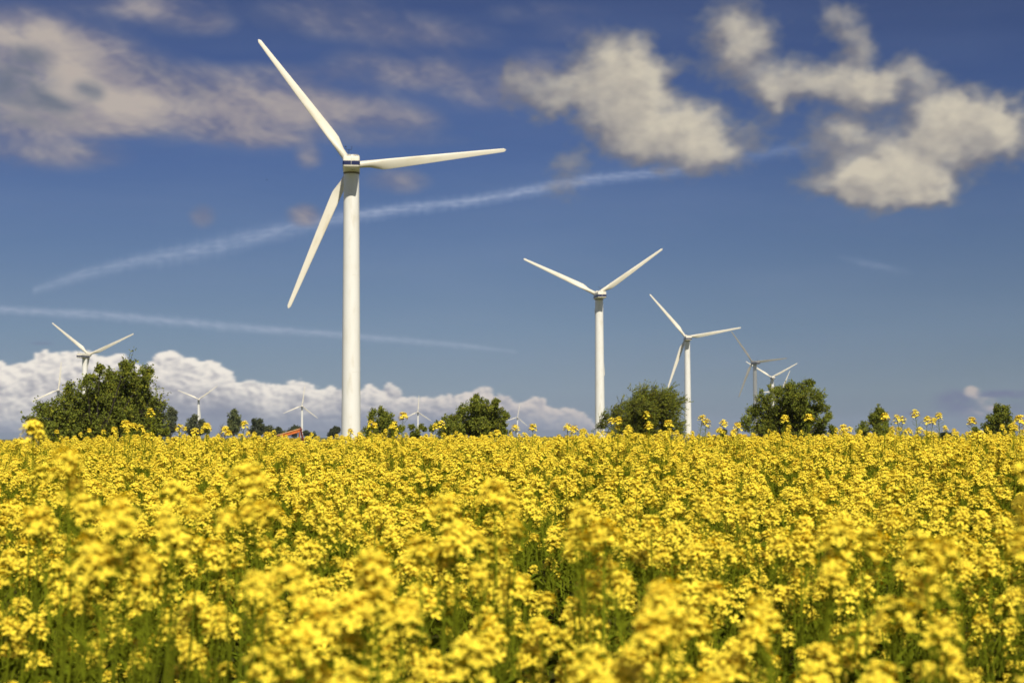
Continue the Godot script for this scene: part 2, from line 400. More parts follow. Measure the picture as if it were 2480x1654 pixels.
	return turned

# ------------------------------------------------------------------ wind turbines
var white: StandardMaterial3D
var gel: StandardMaterial3D
var stripe_mat: StandardMaterial3D
var dark_mat: StandardMaterial3D
var tm := {}

func plan_ring(y: float, inset: float, back: float, front: float) -> PackedVector3Array:
	var out := PackedVector3Array()
	var hx := 1.23 - inset
	var r := 0.26
	var z1 := back - inset
	var z0 := front + inset
	for q in [[1, 1, 0.0], [-1, 1, PI / 2], [-1, -1, PI], [1, -1, PI * 1.5]]:
		for k in 5:
			var a: float = q[2] + PI / 2 * k / 4.0
			var cx: float = q[0] * (hx - r)
			var cz: float = z1 - r if q[1] > 0 else z0 + r
			out.append(Vector3(cx + cos(a) * r, y, cz + sin(a) * r))
	return out

func band(y0: float, y1: float, proud: float, back: float, front: float, keep: int) -> ArrayMesh:
	# a thin painted band wrapped round one half of the cover, a little proud of it
	var s := Soup.new()
	var a := plan_ring(y0, -proud, back, front)
	var b := plan_ring(y1, -proud, back, front)
	for k in a.size():
		var l := (k + 1) % a.size()
		var mx := (a[k].x + a[l].x) * 0.5
		if a[k].z < front + 1.2 and a[l].z < front + 1.2:
			continue
		var p := [a[k], b[k], b[l], a[l]]
		if keep * mx < 0.0 and absf(mx) > 0.01:
			continue
		if absf(mx) < 0.01:      # the flat back: each half ends at the seam
			for i in 4:
				if keep * p[i].x < 0.0:
					p[i].x = keep * 0.022
		s.quad(p[0], p[1], p[2], p[3], Color.WHITE)
	return s.into(ArrayMesh.new(), stripe_mat)

func make_blade() -> ArrayMesh:
	var rings := []
	var sides := 22
	for i in 30:
		var t := i / 29.0
		var r := 0.85 + (23.5 - 0.85) * (1.0 - pow(1.0 - t, 1.25))
		var le := lerpf(-0.52, -0.26, t)
		var te: float
		if r < 2.3: te = 0.52
		elif r < 4.8: te = lerpf(0.52, 1.12, smoothstep(2.3, 4.8, r) * 0.55 + 0.45 * (r - 2.3) / 2.5)
		else: te = lerpf(1.14, 0.26, (r - 4.8) / 18.7)
		var thick := lerpf(0.52, 0.16, smoothstep(1.2, 6.0, r)) if r < 6.0 else lerpf(0.16, 0.035, (r - 6.0) / 17.5)
		var tip := sqrt(clampf((23.5 - r) / 0.35, 0.02, 1.0))
		var mid := (le + te) * 0.5
		le = mid + (le - mid) * tip
		te = mid + (te - mid) * tip
		var round_ := 1.0 - smoothstep(1.3, 4.6, r)
		var twist := deg_to_rad(lerpf(16.0, 0.0, smoothstep(2.0, 15.0, r)) + 3.0)
		var ring := PackedVector3Array()
		for k in sides:
			var a := TAU * k / sides
			var u := cos(a)                      # -1 leading, +1 trailing
			var x := mid + (te - le) * 0.5 * u
			var foil := sin(a) * thick * tip * pow(maxf(0.0, (1.0 - u) * 0.5), 0.45) * 1.25 * (1.0 if sin(a) > 0 else 0.55)
			var z := lerpf(foil, sin(a) * 0.52, round_)
			ring.append(Vector3(x * cos(twist) + z * sin(twist), r, z * cos(twist) - x * sin(twist)))
		rings.append(ring)
	return loft(rings, gel)

func turbine_parts() -> void:
	white = flat_mat(Color(0.925, 0.925, 0.915), 0.42)
	var nz := FastNoiseLite.new()
	nz.seed = 4; nz.frequency = 0.012; nz.fractal_octaves = 5
	var tex := NoiseTexture2D.new()
	tex.width = 512; tex.height = 512; tex.seamless = true; tex.noise = nz
	var ramp := Gradient.new()
	ramp.offsets = PackedFloat32Array([0.0, 0.35, 1.0])
	ramp.colors = PackedColorArray([Color(0.90, 0.88, 0.83), Color(0.985, 0.98, 0.97), Color.WHITE])
	tex.color_ramp = ramp
	white.albedo_texture = tex
	white.uv1_triplanar = true
	white.uv1_scale = Vector3(0.11, 0.03, 0.11)
	gel = white.duplicate()
	gel.albedo_color = Color(0.885, 0.868, 0.815)
	stripe_mat = flat_mat(Color(0.045, 0.10, 0.30), 0.4)
	stripe_mat.cull_mode = BaseMaterial3D.CULL_DISABLED
	dark_mat = flat_mat(Color(0.10, 0.095, 0.085), 0.7)
	var yaw_mat := flat_mat(Color(0.42, 0.38, 0.28), 0.6)
	tm.blade = make_blade()
	var back := 5.0
	var front := -2.3
	# top and bottom heights are measured from the rotor axis
	var rings := []
	for l in [[-1.48, 0.30], [-1.44, 0.12], [-1.34, 0.02], [-1.2, 0.0], [0.1, 0.02], [0.30, 0.10], [0.42, 0.24], [0.50, 0.55]]:
		rings.append(plan_ring(l[0], l[1], back, front))
	tm.nacelle = loft(rings, gel)
	tm.stripe_r = band(-1.12, -0.52, 0.03, back, front, 1)
	tm.stripe_l = band(-1.12, -0.52, 0.03, back, front, -1)
	var s := Soup.new()
	s.box(Vector3(-0.32, -0.035, -0.03), Vector3(0.32, 0.035, 0.03), Color.WHITE)
	tm.vent = s.into(ArrayMesh.new(), dark_mat)
	s = Soup.new()
	s.box(Vector3(-0.012, -0.27, -0.005), Vector3(0.012, 0.27, 0.005), Color.WHITE)
	tm.seam = s.into(ArrayMesh.new(), yaw_mat)
	s = Soup.new()
	s.rod(Vector3.ZERO, Vector3(0, 0.8, 0), 0.035, 0.03, 6, Color.WHITE)
	s.rod(Vector3(-0.42, 0.8, 0), Vector3(0.42, 0.8, 0), 0.025, 0.025, 6, Color.WHITE)
	s.rod(Vector3(-0.42, 0.8, 0), Vector3(-0.42, 1.2, 0), 0.025, 0.02, 6, Color.WHITE)
	s.rod(Vector3(0.42, 0.8, 0), Vector3(0.42, 1.18, 0), 0.025, 0.02, 6, Color.WHITE)
	tm.mast = s.into(ArrayMesh.new(), dark_mat)
	s = Soup.new()
	s.box(Vector3(-0.2, -0.06, -0.012), Vector3(0.06, 0.06, 0.012), Color.WHITE)
	s.rod(Vector3(0.04, 0, 0), Vector3(0.16, 0, 0), 0.02, 0.0, 5, Color.WHITE)
	tm.vane = s.into(ArrayMesh.new(), dark_mat)
	s = Soup.new()
	for k in 3:
		var a := TAU * k / 3.0
		var e := Vector3(cos(a), 0, sin(a)) * 0.1
		s.rod(Vector3.ZERO, e, 0.012, 0.012, 4, Color.WHITE)
		s.rod(e - Vector3(0, 0.035, 0), e + Vector3(0, 0.035, 0), 0.035, 0.02, 6, Color.WHITE)
	tm.cups = s.into(ArrayMesh.new(), dark_mat)
	tm.yaw = loft([circle(-1.72, 1.19, 40), circle(-1.47, 1.21, 40)], yaw_mat)
	tm.flange = loft([circle(-0.03, 0.0, 48), circle(-0.03, 1.0, 48), circle(0.03, 1.0, 48), circle(0.03, 0.0, 48)], white, false, false)
	rings = []
	for l in [[0.0, 0.78], [0.35, 0.98], [1.5, 1.0], [2.0, 0.86], [2.5, 0.55], [2.75, 0.12]]:
		rings.append(circle(l[0], l[1], 32))
	tm.hub = loft(rings, gel)

func turbine(label: String, az: float, el: float, dist: float, rotor: float, axis: float, extra := 0.0) -> void:
	# az, el, dist: where the middle of the rotor is; axis: the way it faces
	var h := height_at(el, dist)
	var fwd := polar(axis, 1.0)
	var foot := polar(az, dist) - fwd * 3.4
	var g := ground_y(Vector2(foot.x, foot.z).length()) + extra
	var t := thing("wind_turbine", label, "wind turbine", Vector3(foot.x, g, foot.z), -deg_to_rad(axis), "wind turbines of the wind farm")
	var tall := h - g
	var rings := []
	for k in 13:
		var q := k / 12.0
		rings.append(circle(lerpf(-0.2, tall - 1.9, q), lerpf(1.42, 1.13, q), 56))
	var tower := part("tower", loft(rings, white), t)
	for q in [0.28, 0.63]:
		part("flange_ring", tm.flange, tower, Transform3D(Basis.from_scale(Vector3(1, 1, 1) * (lerpf(1.42, 1.13, q) + 0.006)), Vector3(0, lerpf(-0.2, tall - 1.9, q), 0)))
	part("yaw_ring", tm.yaw, t, Transform3D(Basis.IDENTITY, Vector3(0, tall - 0.2, 0)))
	var n := part("nacelle", tm.nacelle, t, Transform3D(Basis.IDENTITY, Vector3(0, tall - 0.2, 0)))
	part("stripe", tm.stripe_l, n)
	part("stripe", tm.stripe_r, n)
	part("seam", tm.seam, n, Transform3D(Basis.IDENTITY, Vector3(0.0, -0.19, 4.995)))
	part("vent", tm.vent, n, Transform3D(Basis.from_scale(Vector3(1, 1, 1)), Vector3(-0.36, 0.27, 4.92)))
	part("vent", tm.vent, n, Transform3D(Basis.from_scale(Vector3(1.1, 1.2, 1)), Vector3(0.66, 0.27, 4.92)))
	part("vent", tm.vent, n, Transform3D(Basis.from_scale(Vector3(1, 1, 2)), Vector3(0.2, -1.475, 3.1)))
	var m := part("weather_mast", tm.mast, n, Transform3D(Basis.IDENTITY, Vector3(-0.36, 0.38, 4.55)))
	part("wind_vane", tm.vane, n, Transform3D(Basis.IDENTITY, Vector3(-0.78, 1.6, 4.55)))
	part("cup_anemometer", tm.cups, n, Transform3D(Basis.IDENTITY, Vector3(0.06, 1.58, 4.55)))
	part("hub", tm.hub, t, Transform3D(Basis(Vector3.RIGHT, -PI / 2), Vector3(0, tall, -2.2)))
	for k in 3:
		part("blade", tm.blade, t, Transform3D(Basis(Vector3.BACK, deg_to_rad(rotor - 90.0 + 120.0 * k)), Vector3(0, tall, -3.4)))

# ------------------------------------------------------------------ trees and bushes
var bark: StandardMaterial3D
var leaves_near: StandardMaterial3D

# lobes: across, above the eye, radius; the crown is twigs and leaves that grow out of the lobes
func tree(called: String, label: String, category: String, az: float, dist: float, lobes: Array, o := {}) -> void:
	var foot := polar(az, dist, ground_y(dist))
	var up := EYE - foot.y
	var t := thing(called, label, category, foot, -deg_to_rad(az), o.get("group", "hawthorns and trees along the field"))
	var sweep: Vector3 = o.get("sweep", Vector3.ZERO)
	var dense: float = o.get("dense", 110.0) * 1.9
	var size: float = o.get("leaf", 0.07) * 1.2
	var tone: Color = o.get("tone", Color(0.150, 0.176, 0.026))
	var trunk := Soup.new()
	var crown := Soup.new()
	var wide := 0.0
	var low := 99.0
	for l in lobes:
		wide = maxf(wide, absf(l[0]) + l[2])
		low = minf(low, l[1] + up)
	var fork := Vector3(0, maxf(0.4, low * 0.55), 0)
	var thick: float = o.get("trunk", 0.05 * wide)
	var brown := Color(0.05, 0.042, 0.028)
	trunk.rod(Vector3(0, -0.3, 0), fork, thick * 1.3, thick, 8, brown)
	var deep: float = o.get("deep", 0.5)
	var all := []
	for l in lobes:
		all.append([Vector3(l[0], l[1] + up, rr(-deep, deep) * (wide - absf(l[0]) * 0.7)), l[2]])
		if l[2] > 0.45 * wide * 0.5 or rng.randf() < 0.35:      # the side that faces away
			all.append([Vector3(l[0] * rr(0.6, 1.0), (l[1] + up) * rr(0.8, 0.98), -rr(0.3, 0.8) * wide * 0.7), l[2] * 0.9])
	for e in all:
		var c: Vector3 = e[0]
		var r: float = e[1]
		var mid := fork.lerp(c, 0.5) + Vector3(rr(-1, 1), rr(-0.2, 0.6), rr(-1, 1)) * r * 0.3
		trunk.rod(fork, mid, thick * 0.42, thick * 0.22, 5, brown)
		trunk.rod(mid, c, thick * 0.22, thick * 0.08, 5, brown)
		# each lobe breaks up into tufts, which catch the light one by one
		var tufts := int(o.get("tufts", 16.0) * (0.6 + 0.4 * rng.randf())) + 2
		for u in tufts:
			var td := Vector3(rng.randfn(), rng.randfn() + 0.2, rng.randfn()).normalized()
			var tr: float = r * rr(0.28, 0.46)
			var tc := c + td * r * rr(0.35, 0.92) + sweep * r * 0.1
			if u == 0:
				tc = c
				tr = r * 0.5
			trunk.rod(c, tc, thick * 0.08, thick * 0.04, 3, brown)
			for k in maxi(3, int(dense * tr * tr)):
				var d := Vector3(rng.randfn(), rng.randfn() + 0.35, rng.randfn()).normalized()
				var from := tc + d * tr * rr(0.0, 0.5)
				var far: float = rr(0.7, 1.1)
				if rng.randf() < 0.13:
					far = rr(1.1, o.get("stray", 1.4)) * 1.45
				var bend := d + sweep * rr(0.4, 1.3) + Vector3(rr(-1, 1), rr(-0.7, 1), rr(-1, 1)) * 0.35
				var tip: Vector3 = tc + d * tr * (far - 0.35) + bend.normalized() * (0.35 * tr * rr(0.7, 1.3) + o.get("long", 0.0) * rr(0.2, 1.0))
				var knee := from.lerp(tip, 0.5) + d * tr * 0.08
				crown.rod(from, knee, thick * 0.045 + 0.003, thick * 0.03 + 0.003, 3, brown)
				crown.rod(knee, tip, thick * 0.03 + 0.003, 0.0, 3, brown)
				var shade := rr(0.75, 1.3)
				var young: bool = rng.randf() < o.get("young", 0.25)
				var nl: int = o.get("per_twig", 9)
				for q in nl:
					var w := pow((q + rng.randf()) / nl, 0.7)
					var p: Vector3 = (from.lerp(knee, w * 2.0) if w < 0.5 else knee.lerp(tip, w * 2.0 - 1.0)) + Vector3(rr(-1, 1), rr(-1, 1), rr(-1, 1)) * size * o.get("fluff", 0.7)
					var ax: Vector3 = (Vector3(rng.randfn(), rng.randfn(), rng.randfn()) + bend * o.get("comb", 0.5) * 2.0).normalized()
					var sd: Vector3 = ax.cross(Vector3(rng.randfn(), rng.randfn() * 0.4, rng.randfn())).normalized()
					var s := size * rr(0.6, 1.25)
					var slim: float = o.get("slim", 0.33)
					var col := tone * (shade * rr(0.8, 1.2))
					if young:
						col = Color(col.r * 1.5, col.g * 1.3, col.b * 1.0)
					crown.quad(p, p + ax * s * 0.5 - sd * s * slim, p + ax * s, p + ax * s * 0.5 + sd * s * slim, col)
	part("trunk", trunk.into(ArrayMesh.new(), bark), t)
	part("crown", crown.into(ArrayMesh.new(), leaves_near), t)

# ------------------------------------------------------------------ rapeseed
var petal_mat: StandardMaterial3D
var stem_mat: StandardMaterial3D
var heads: Array[ArrayMesh] = []       # whole flower heads
var cores: Array[ArrayMesh] = []       # flower heads without their open flowers
var head_soups := []
var flower_meshes: Array[ArrayMesh] = []
var flower_spots := []                 # per head: where its open flowers sit

func flower(y: Soup, at: Transform3D, seed_tone: float) -> void:
	var yc := Color(0.975, 0.785, 0.066) * seed_tone
	for k in 4:
		var a := TAU * k / 4.0 + rr(-0.15, 0.15)
		var b := at * Transform3D(Basis(Vector3.UP, a), Vector3.ZERO)
		var l := rr(0.92, 1.08)
		var cup := rr(0.12, 0.42)
		var p0 := b * Vector3(0, 0, 0)
		var p1 := b * Vector3(0.40 * l, cup * 0.5, -0.26)
		var p2 := b * Vector3(0.85 * l, cup, -0.36)
		var p3 := b * Vector3(1.0 * l, cup * 0.9, 0.0)
		var p4 := b * Vector3(0.85 * l, cup, 0.36)
		var p5 := b * Vector3(0.40 * l, cup * 0.5, 0.26)
		var c := yc * rr(0.93, 1.05)
		y.tri(p0, p1, p5, c)
		y.quad(p1, p2, p4, p5, c)
		y.tri(p2, p3, p4, c)

func bead(s: Soup, p: Vector3, r: float, c: Color) -> void:
	var u := [Vector3(r, 0, 0), Vector3(0, 0, r), Vector3(-r, 0, 0), Vector3(0, 0, -r)]
	for k in 4:
		s.tri(p + Vector3(0, r * 1.7, 0), p + u[k], p + u[(k + 1) % 4], c)
		s.tri(p - Vector3(0, r * 1.2, 0), p + u[(k + 1) % 4], p + u[k], c)

func make_heads() -> void:
	for v in 8:
		var y := Soup.new()
		var g := Soup.new()
		var core := Soup.new()
		var spots := []
		var green := Color(0.17, 0.20, 0.015)
		var full := rr(0.75, 1.15)
		for k in 11:
			var a := k * 2.4
			var r := 0.0035 * sqrt(float(k))
			var bc := Color(0.42, 0.42, 0.05).lerp(Color(0.7, 0.58, 0.04), rng.randf())
			var bp := Vector3(cos(a) * r, 0.012 - r * 0.6, sin(a) * r)
			bead(g, bp, 0.0032, bc)
			bead(core, bp, 0.0032, bc)
		var n := 17 + v % 5 * 3
		for k in n:
			var q := (k + 0.5) / n
			var a := k * 2.39996 + rr(-0.3, 0.3)
			var hgt := 0.006 - 0.054 * pow(q, 1.4) * full + rr(-0.006, 0.006)
			var out := lerpf(0.009, 0.031, pow(q, 0.55)) * rr(0.6, 1.25)
			var dirn := Vector3(cos(a), 0, sin(a))
			var p := dirn * out + Vector3(0, hgt + 0.012, 0)
			var nn := (dirn * rr(0.35, 0.9) * (0.4 + q) + Vector3.UP * rr(0.6, 1.0)).normalized()
			var x := nn.cross(Vector3(0.3, 0.2, 0.9)).normalized()
			var s := rr(0.0130, 0.0160)
			var tf := Transform3D(Basis(x * s, nn * s, x.cross(nn) * s), p)
			spots.append(tf)
			flower(y, tf, rr(0.9, 1.05))
			for sp in [g, core]:
				sp.rod(Vector3(0, hgt - 0.004, 0), p, 0.0009, 0.0008, 3, green)
		for sp in [g, core]:
			sp.rod(Vector3(0, -0.20, 0), Vector3(0, 0.008, 0), 0.0028, 0.0015, 4, green)
		for k in 13 + v:       # seed pods below the open flowers
			var a := k * 2.4 + 1.0
			var hgt := -0.055 - 0.0085 * k
			var dirn := Vector3(cos(a), rr(0.5, 1.1), sin(a)).normalized()
			var l := rr(0.025, 0.055)
			for sp in [g, core]:
				sp.rod(Vector3(0, hgt, 0), Vector3(0, hgt, 0) + dirn * l, 0.0009, 0.0014, 3, green)
		head_soups.append([y, g])
		heads.append(g.into(y.into(ArrayMesh.new(), petal_mat), stem_mat))
		cores.append(core.into(ArrayMesh.new(), stem_mat))
		flower_spots.append(spots)
	for v in 5:
		var y := Soup.new()
		flower(y, Transform3D.IDENTITY, rr(0.92, 1.05))
		flower_meshes.append(y.into(ArrayMesh.new(), petal_mat))

func blade_leaf(s: Soup, at: Vector3, dirn: Vector3, l: float, w: float, c: Color) -> void:
	var sd := dirn.cross(Vector3.UP).normalized() * w
	var m := at + dirn * l * 0.5 + Vector3(0, l * 0.08, 0)
	var e := at + dirn * l - Vector3(0, l * 0.22, 0)
	s.quad(at, m - sd, e, m + sd, c)

# stems and leaves go into a soup, the flower heads come back as places
func plant_frame(g: Soup, tall: float, n: int, spread: float, drop := 0.20, big := 1.0, fill := true) -> Array:
	var out := []
	var sc := Color(0.15, 0.18, 0.012)
	var lc := Color(0.105, 0.135, 0.010)
	var lean := Vector3(rr(-0.02, 0.09), 0, rr(-0.05, 0.05))
	var prev := Vector3.ZERO
	for k in 4:
		var q := (k + 1) / 4.0
		var p := Vector3(lean.x * q * q, (tall - 0.16) * q, lean.z * q * q)
		g.rod(prev, p, 0.0065 - 0.0012 * k, 0.0065 - 0.0012 * (k + 1), 4, sc)
		prev = p
	out.append(Transform3D(Basis.from_euler(Vector3(rr(-0.12, 0.12), rr(0, TAU), rr(-0.15, 0.05))).scaled(Vector3.ONE * big), prev + Vector3(0, 0.16, 0)))
	for k in n:
		var a := k * 2.4 + rr(-0.5, 0.5)
		var y0 := tall * rr(0.48, 0.78)
		var top := tall - rr(0.0, drop)
		var d := Vector3(cos(a), 0, sin(a))
		var p0 := Vector3(lean.x * y0 / tall, y0, lean.z * y0 / tall)
		var p2 := p0 + d * spread * rr(0.5, 1.1) + Vector3(lean.x * 0.4, top - y0 - 0.14, 0)
		var p1 := p0.lerp(p2, 0.5) + d * spread * 0.16
		g.rod(p0, p1, 0.0042, 0.0034, 3, sc)
		g.rod(p1, p2, 0.0034, 0.0026, 3, sc)
		out.append(Transform3D(Basis.from_euler(Vector3(d.z * 0.18 + rr(-0.1, 0.1), rr(0, TAU), -d.x * 0.18 + rr(-0.15, 0.08))).scaled(Vector3.ONE * rr(0.62, 1.10) * big), p2 + Vector3(0, 0.14, 0)))
		blade_leaf(g, p0, (d + Vector3(0, rr(0.2, 0.8), 0)).normalized(), rr(0.06, 0.13), rr(0.012, 0.02), lc * rr(0.8, 1.25))
		blade_leaf(g, p1, (d.rotated(Vector3.UP, 1.0) + Vector3(0, rr(0.2, 0.7), 0)).normalized(), rr(0.04, 0.08), rr(0.006, 0.011), lc * rr(0.8, 1.25))
	if fill:
		for k in 4:           # side shoots that flower lower down
			var a := k * 2.4 + rr(0.5, 1.5)
			var d := Vector3(cos(a), 0, sin(a))
			var top := tall - rr(0.14, 0.52)
			var p0 := Vector3(lean.x * 0.6, top - rr(0.12, 0.25), lean.z * 0.6)
			var p2 := p0 + d * rr(0.05, 0.13) + Vector3(0, (top - p0.y) * 0.5, 0)
			var b := rr(0.45, 0.7)
			g.rod(p0, p2, 0.003, 0.0022, 3, sc)
			out.append(Transform3D(Basis.from_euler(Vector3(d.z * 0.3, rr(0, TAU), -d.x * 0.3)).scaled(Vector3.ONE * b), p2 + Vector3(0, 0.13 * b, 0)))
	for k in 6:
		var a := k * 2.4
		var y0 := tall * rr(0.12, 0.62)
		blade_leaf(g, Vector3(lean.x * y0 / tall, y0, 0), Vector3(cos(a), rr(-0.1, 0.5), sin(a)).normalized(), rr(0.13, 0.24), rr(0.025, 0.05), lc * rr(0.75, 1.2))
	return out

func put(into: Soup, from: Soup, at: Transform3D) -> void:
	for i in from.v.size():
		into.v.append(at * from.v[i])
		into.n.append((at.basis * from.n[i]).normalized())
	into.c.append_array(from.c)

func rapeseed(label: String, group: String, x: float, z: float, top: float, n: int, spread: float, fine := false, drop := 0.20, big := 1.0) -> void:
	var g := Soup.new()
	var r := Vector2(x, z).length()
	var gy := ground_y(r)
	var spots := plant_frame(g, top - gy, n, spread, drop, big, drop == 0.2)
	var t := thing("rapeseed_plant", label, "rapeseed plant", Vector3(x, gy, z), 0.0, group)
	part("stem", g.into(ArrayMesh.new(), stem_mat), t)
	for s in spots:
		var v := rng.randi() % heads.size()
		if fine:
			var h := part("flower_head", cores[v], t, s)
			for f in flower_spots[v]:
				part("flower", flower_meshes[rng.randi() % flower_meshes.size()], h, f)
		else:
			part("flower_head", heads[v], t, s)

# ------------------------------------------------------------------ the place
func _ready() -> void:
	rng.seed = 20240517
	# camera
	var cam := Camera3D.new()
	cam.name = "camera"
	cam.projection = Camera3D.PROJECTION_FRUSTUM
	cam.near = 0.1
	cam.far = 12000.0
	cam.size = 0.1 * 2.0 * 827.0 / 3800.0
	cam.keep_aspect = Camera3D.KEEP_HEIGHT
	cam.position = Vector3(0, EYE, 0)
	cam.basis = Basis(Vector3.RIGHT, deg_to_rad(3.238)) * Basis(Vector3.BACK, deg_to_rad(-0.24))
	var lens := CameraAttributesPhysical.new()
	lens.frustum_focal_length = 55.0
	lens.frustum_focus_distance = 18.0
	lens.exposure_aperture = 5.3
	lens.frustum_near = 0.1
	lens.frustum_far = 12000.0
	cam.attributes = lens
	cam.set_frustum(0.1 * 2.0 * 827.0 / 3800.0, Vector2.ZERO, 0.1, 12000.0)
	add_child(cam)
	cam.current = true
	# sky
	var sky := PanoramaSkyMaterial.new()
	sky.panorama = ImageTexture.create_from_image(make_sky())
	var env := Environment.new()
	env.background_mode = Environment.BG_SKY
	env.sky = Sky.new()
	env.sky.sky_material = sky
	env.tonemap_mode = Environment.TONE_MAPPER_LINEAR
	env.tonemap_exposure = 1.0
	env.fog_enabled = true
	env.fog_density = 0.00007
	env.fog_light_color = Color(0.75, 0.82, 0.92)
	env.sdfgi_enabled = true
	env.ssao_enabled = true
	env.ssil_enabled = true
	var we := WorldEnvironment.new()
	we.name = "world_environment"
	we.environment = env
	add_child(we)
	# sun: behind the camera, a little to the right, mid height
	var sun := DirectionalLight3D.new()
	sun.name = "sun"
	sun.light_energy = 1.55
	sun.light_color = Color(1.0, 0.965, 0.89)
	sun.light_angular_distance = 0.53
	sun.shadow_enabled = true
	add_child(sun)
	var e := deg_to_rad(44.0)
	var a := deg_to_rad(14.0)
	sun.look_at_from_position(Vector3(sin(a) * cos(e), sin(e), cos(a) * cos(e)) * 50.0, Vector3.ZERO)

	# ground: one sheet that rises gently to a crest and falls away to the plain
	var radii := [0.0, 1.5, 3.0, 6.0, 9.0, 12.0, 15.0, 18.0, 21.0, 25.0, 32.0, 45.0, 60.0, 75.0, 90.0, 130.0, 180.0, 235.0, 330.0, 458.0, 661.0, 812.0, 1275.0, 1654.0, 1860.0, 2230.0, 2747.0, 5000.0, 9000.0]
	var soil := Soup.new()
	var fields := Soup.new()
	for i in radii.size() - 1:
		for k in 96:
			var a0 := 360.0 * k / 96.0
			var a1 := 360.0 * (k + 1) / 96.0
			var r0: float = radii[i]
			var r1: float = radii[i + 1]
			(soil if r1 < 33.0 else fields).quad(polar(a0, r0, ground_y(r0)), polar(a0, r1, ground_y(r1)), polar(a1, r1, ground_y(r1)), polar(a1, r0, ground_y(r0)), Color.WHITE)
	var grounds := []
	for q in [[8, 0.9, [Color(0.20, 0.16, 0.10), Color(0.28, 0.25, 0.12), Color(0.24, 0.28, 0.09), Color(0.20, 0.25, 0.08)]], [9, 0.11, [Color(0.30, 0.34, 0.20), Color(0.37, 0.39, 0.23), Color(0.45, 0.44, 0.26), Color(0.53, 0.51, 0.29)]]]:
		var gm := flat_mat(Color.WHITE, 0.95)
		gm.metallic_specular = 0.1
		var gn := FastNoiseLite.new()
		gn.seed = q[0]; gn.frequency = 0.02; gn.fractal_octaves = 5
		var gt := NoiseTexture2D.new()
		gt.width = 1024; gt.height = 1024; gt.seamless = true; gt.noise = gn
		var gr := Gradient.new()
		gr.offsets = PackedFloat32Array([0.0, 0.4, 0.6, 1.0])
		gr.colors = PackedColorArray(q[2])
		gt.color_ramp = gr
		gm.albedo_texture = gt
		gm.uv1_triplanar = true
		gm.uv1_world_triplanar = true
		gm.uv1_scale = Vector3.ONE * q[1]
		grounds.append(gm)
	var go := MeshInstance3D.new()
	go.name = "ground"
	go.mesh = fields.into(soil.into(ArrayMesh.new(), grounds[0]), grounds[1])
	add_child(go)
	tag(go, "", "", "", "structure")

	# wind turbines, nearest first
	turbine_parts()
	turbine("tallest white wind turbine, nearest to the camera, left of the middle", -5.865, 9.616, 235.0, 6.5, -5.6)
	turbine("second largest white wind turbine, its tower behind the swept bush", 3.12, 4.936, 449.0, 34.6, -7.0, -0.5)
	turbine("white wind turbine right of the swept bush, blade tip above it", 6.348, 3.342, 657.0, 9.8, -1.6)
	turbine("white wind turbine sticking out above the big hawthorn on the left", -15.128, 2.723, 714.0, 22.0, 15.0)
	turbine("greyish wind turbine crossed by another, left of the big dark bush", 8.726, 2.419, 971.0, 6.4, -16.0)
	turbine("white wind turbine whose head just clears the big dark bush", 9.396, 1.861, 1240.0, 28.0, -3.0)
	turbine("wind turbine almost wholly hidden behind the big dark bush, single blades showing", 9.741, 1.383, 1700.0, 66.0, 5.0)
	turbine("slim wind turbine half hidden by the big hawthorn's left side", -16.15, 1.483, 1374.0, 85.0, -15.0)
	turbine("pale wind turbine standing right of the big hawthorn, two blades up", -11.314, 1.153, 1654.0, 36.0, -12.0)
	turbine("small distant wind turbine behind the orange farm machine", -7.641, 0.911, 1860.0, 82.0, -10.0)
	turbine("small distant wind turbine just left of the round middle bush", -3.447, 0.682, 2230.0, 86.0, -6.0)
	turbine("smallest distant wind turbine just right of the round middle bush", 0.184, 0.473, 2747.0, 79.0, -2.0)

	# bushes and trees
	bark = flat_mat(Color.WHITE, 0.9)
	bark.vertex_color_use_as_albedo = true
	leaves_near = leaf_mat(Color(0.34, 0.36, 0.04), 0.75)
	tree("hawthorn", "biggest hawthorn, round and gappy, in front of the turbine on the left", "hawthorn", -14.804, 75, [[1, 2.03, 1.22], [1.84, 1.74, 1.03], [0.08, 1.64, 1.09], [-0.66, 1.26, 0.95], [-1.57, 1.17, 0.75], [-2.11, 0.73, 0.79], [-2.61, 0.32, 0.63], [-1.01, 0.31, 1.09], [0.49, 0.59, 1.28], [1.94, 0.78, 1.14], [2.47, 0.2, 0.71], [1.36, 2.64, 0.55], [2.02, 2.51, 0.55], [0.47, 2.56, 0.51], [1.17, 2.98, 0.24], [0.06, 2.88, 0.18], [2.3, 2.8, 0.2], [-0.52, 2.31, 0.39], [-1.31, 1.98, 0.32], [2.69, 1.16, 0.36], [-1.92, -0.16, 0.99], [-0.09, -0.26, 1.18], [1.58, -0.27, 1.18], [-2.61, -0.15, 0.47], [-2.5, 0.17, 0.36], [3.04, -0.18, 0.36]], {"leaf": 0.085, "dense": 80.0, "stray": 1.6})
	tree("hawthorn_bush", "small loose bush right beside the tallest turbine's foot", "bush", -4.745, 90, [[-0.52, 0.95, 0.24], [-0.07, 1.07, 0.36], [0.31, 0.78, 0.31], [-0.66, 0.6, 0.26], [-0, 0.43, 0.52], [0.59, 0.36, 0.36], [-0.82, 0.03, 0.31], [0.75, -0.04, 0.4], [-0.23, -0.16, 0.47], [1.1, 0.07, 0.17]], {"leaf": 0.085, "dense": 90.0, "stray": 1.7})
	tree("hawthorn_sapling", "thin twiggy sapling in front of a small distant turbine's foot", "sapling", -3.502, 90, [[-0.28, 0.19, 0.14], [0.28, 0.23, 0.12], [0.05, -0.12, 0.21], [-0.19, -0.31, 0.21], [0.47, 0.07, 0.07]], {"leaf": 0.08, "dense": 120.0, "stray": 1.8})
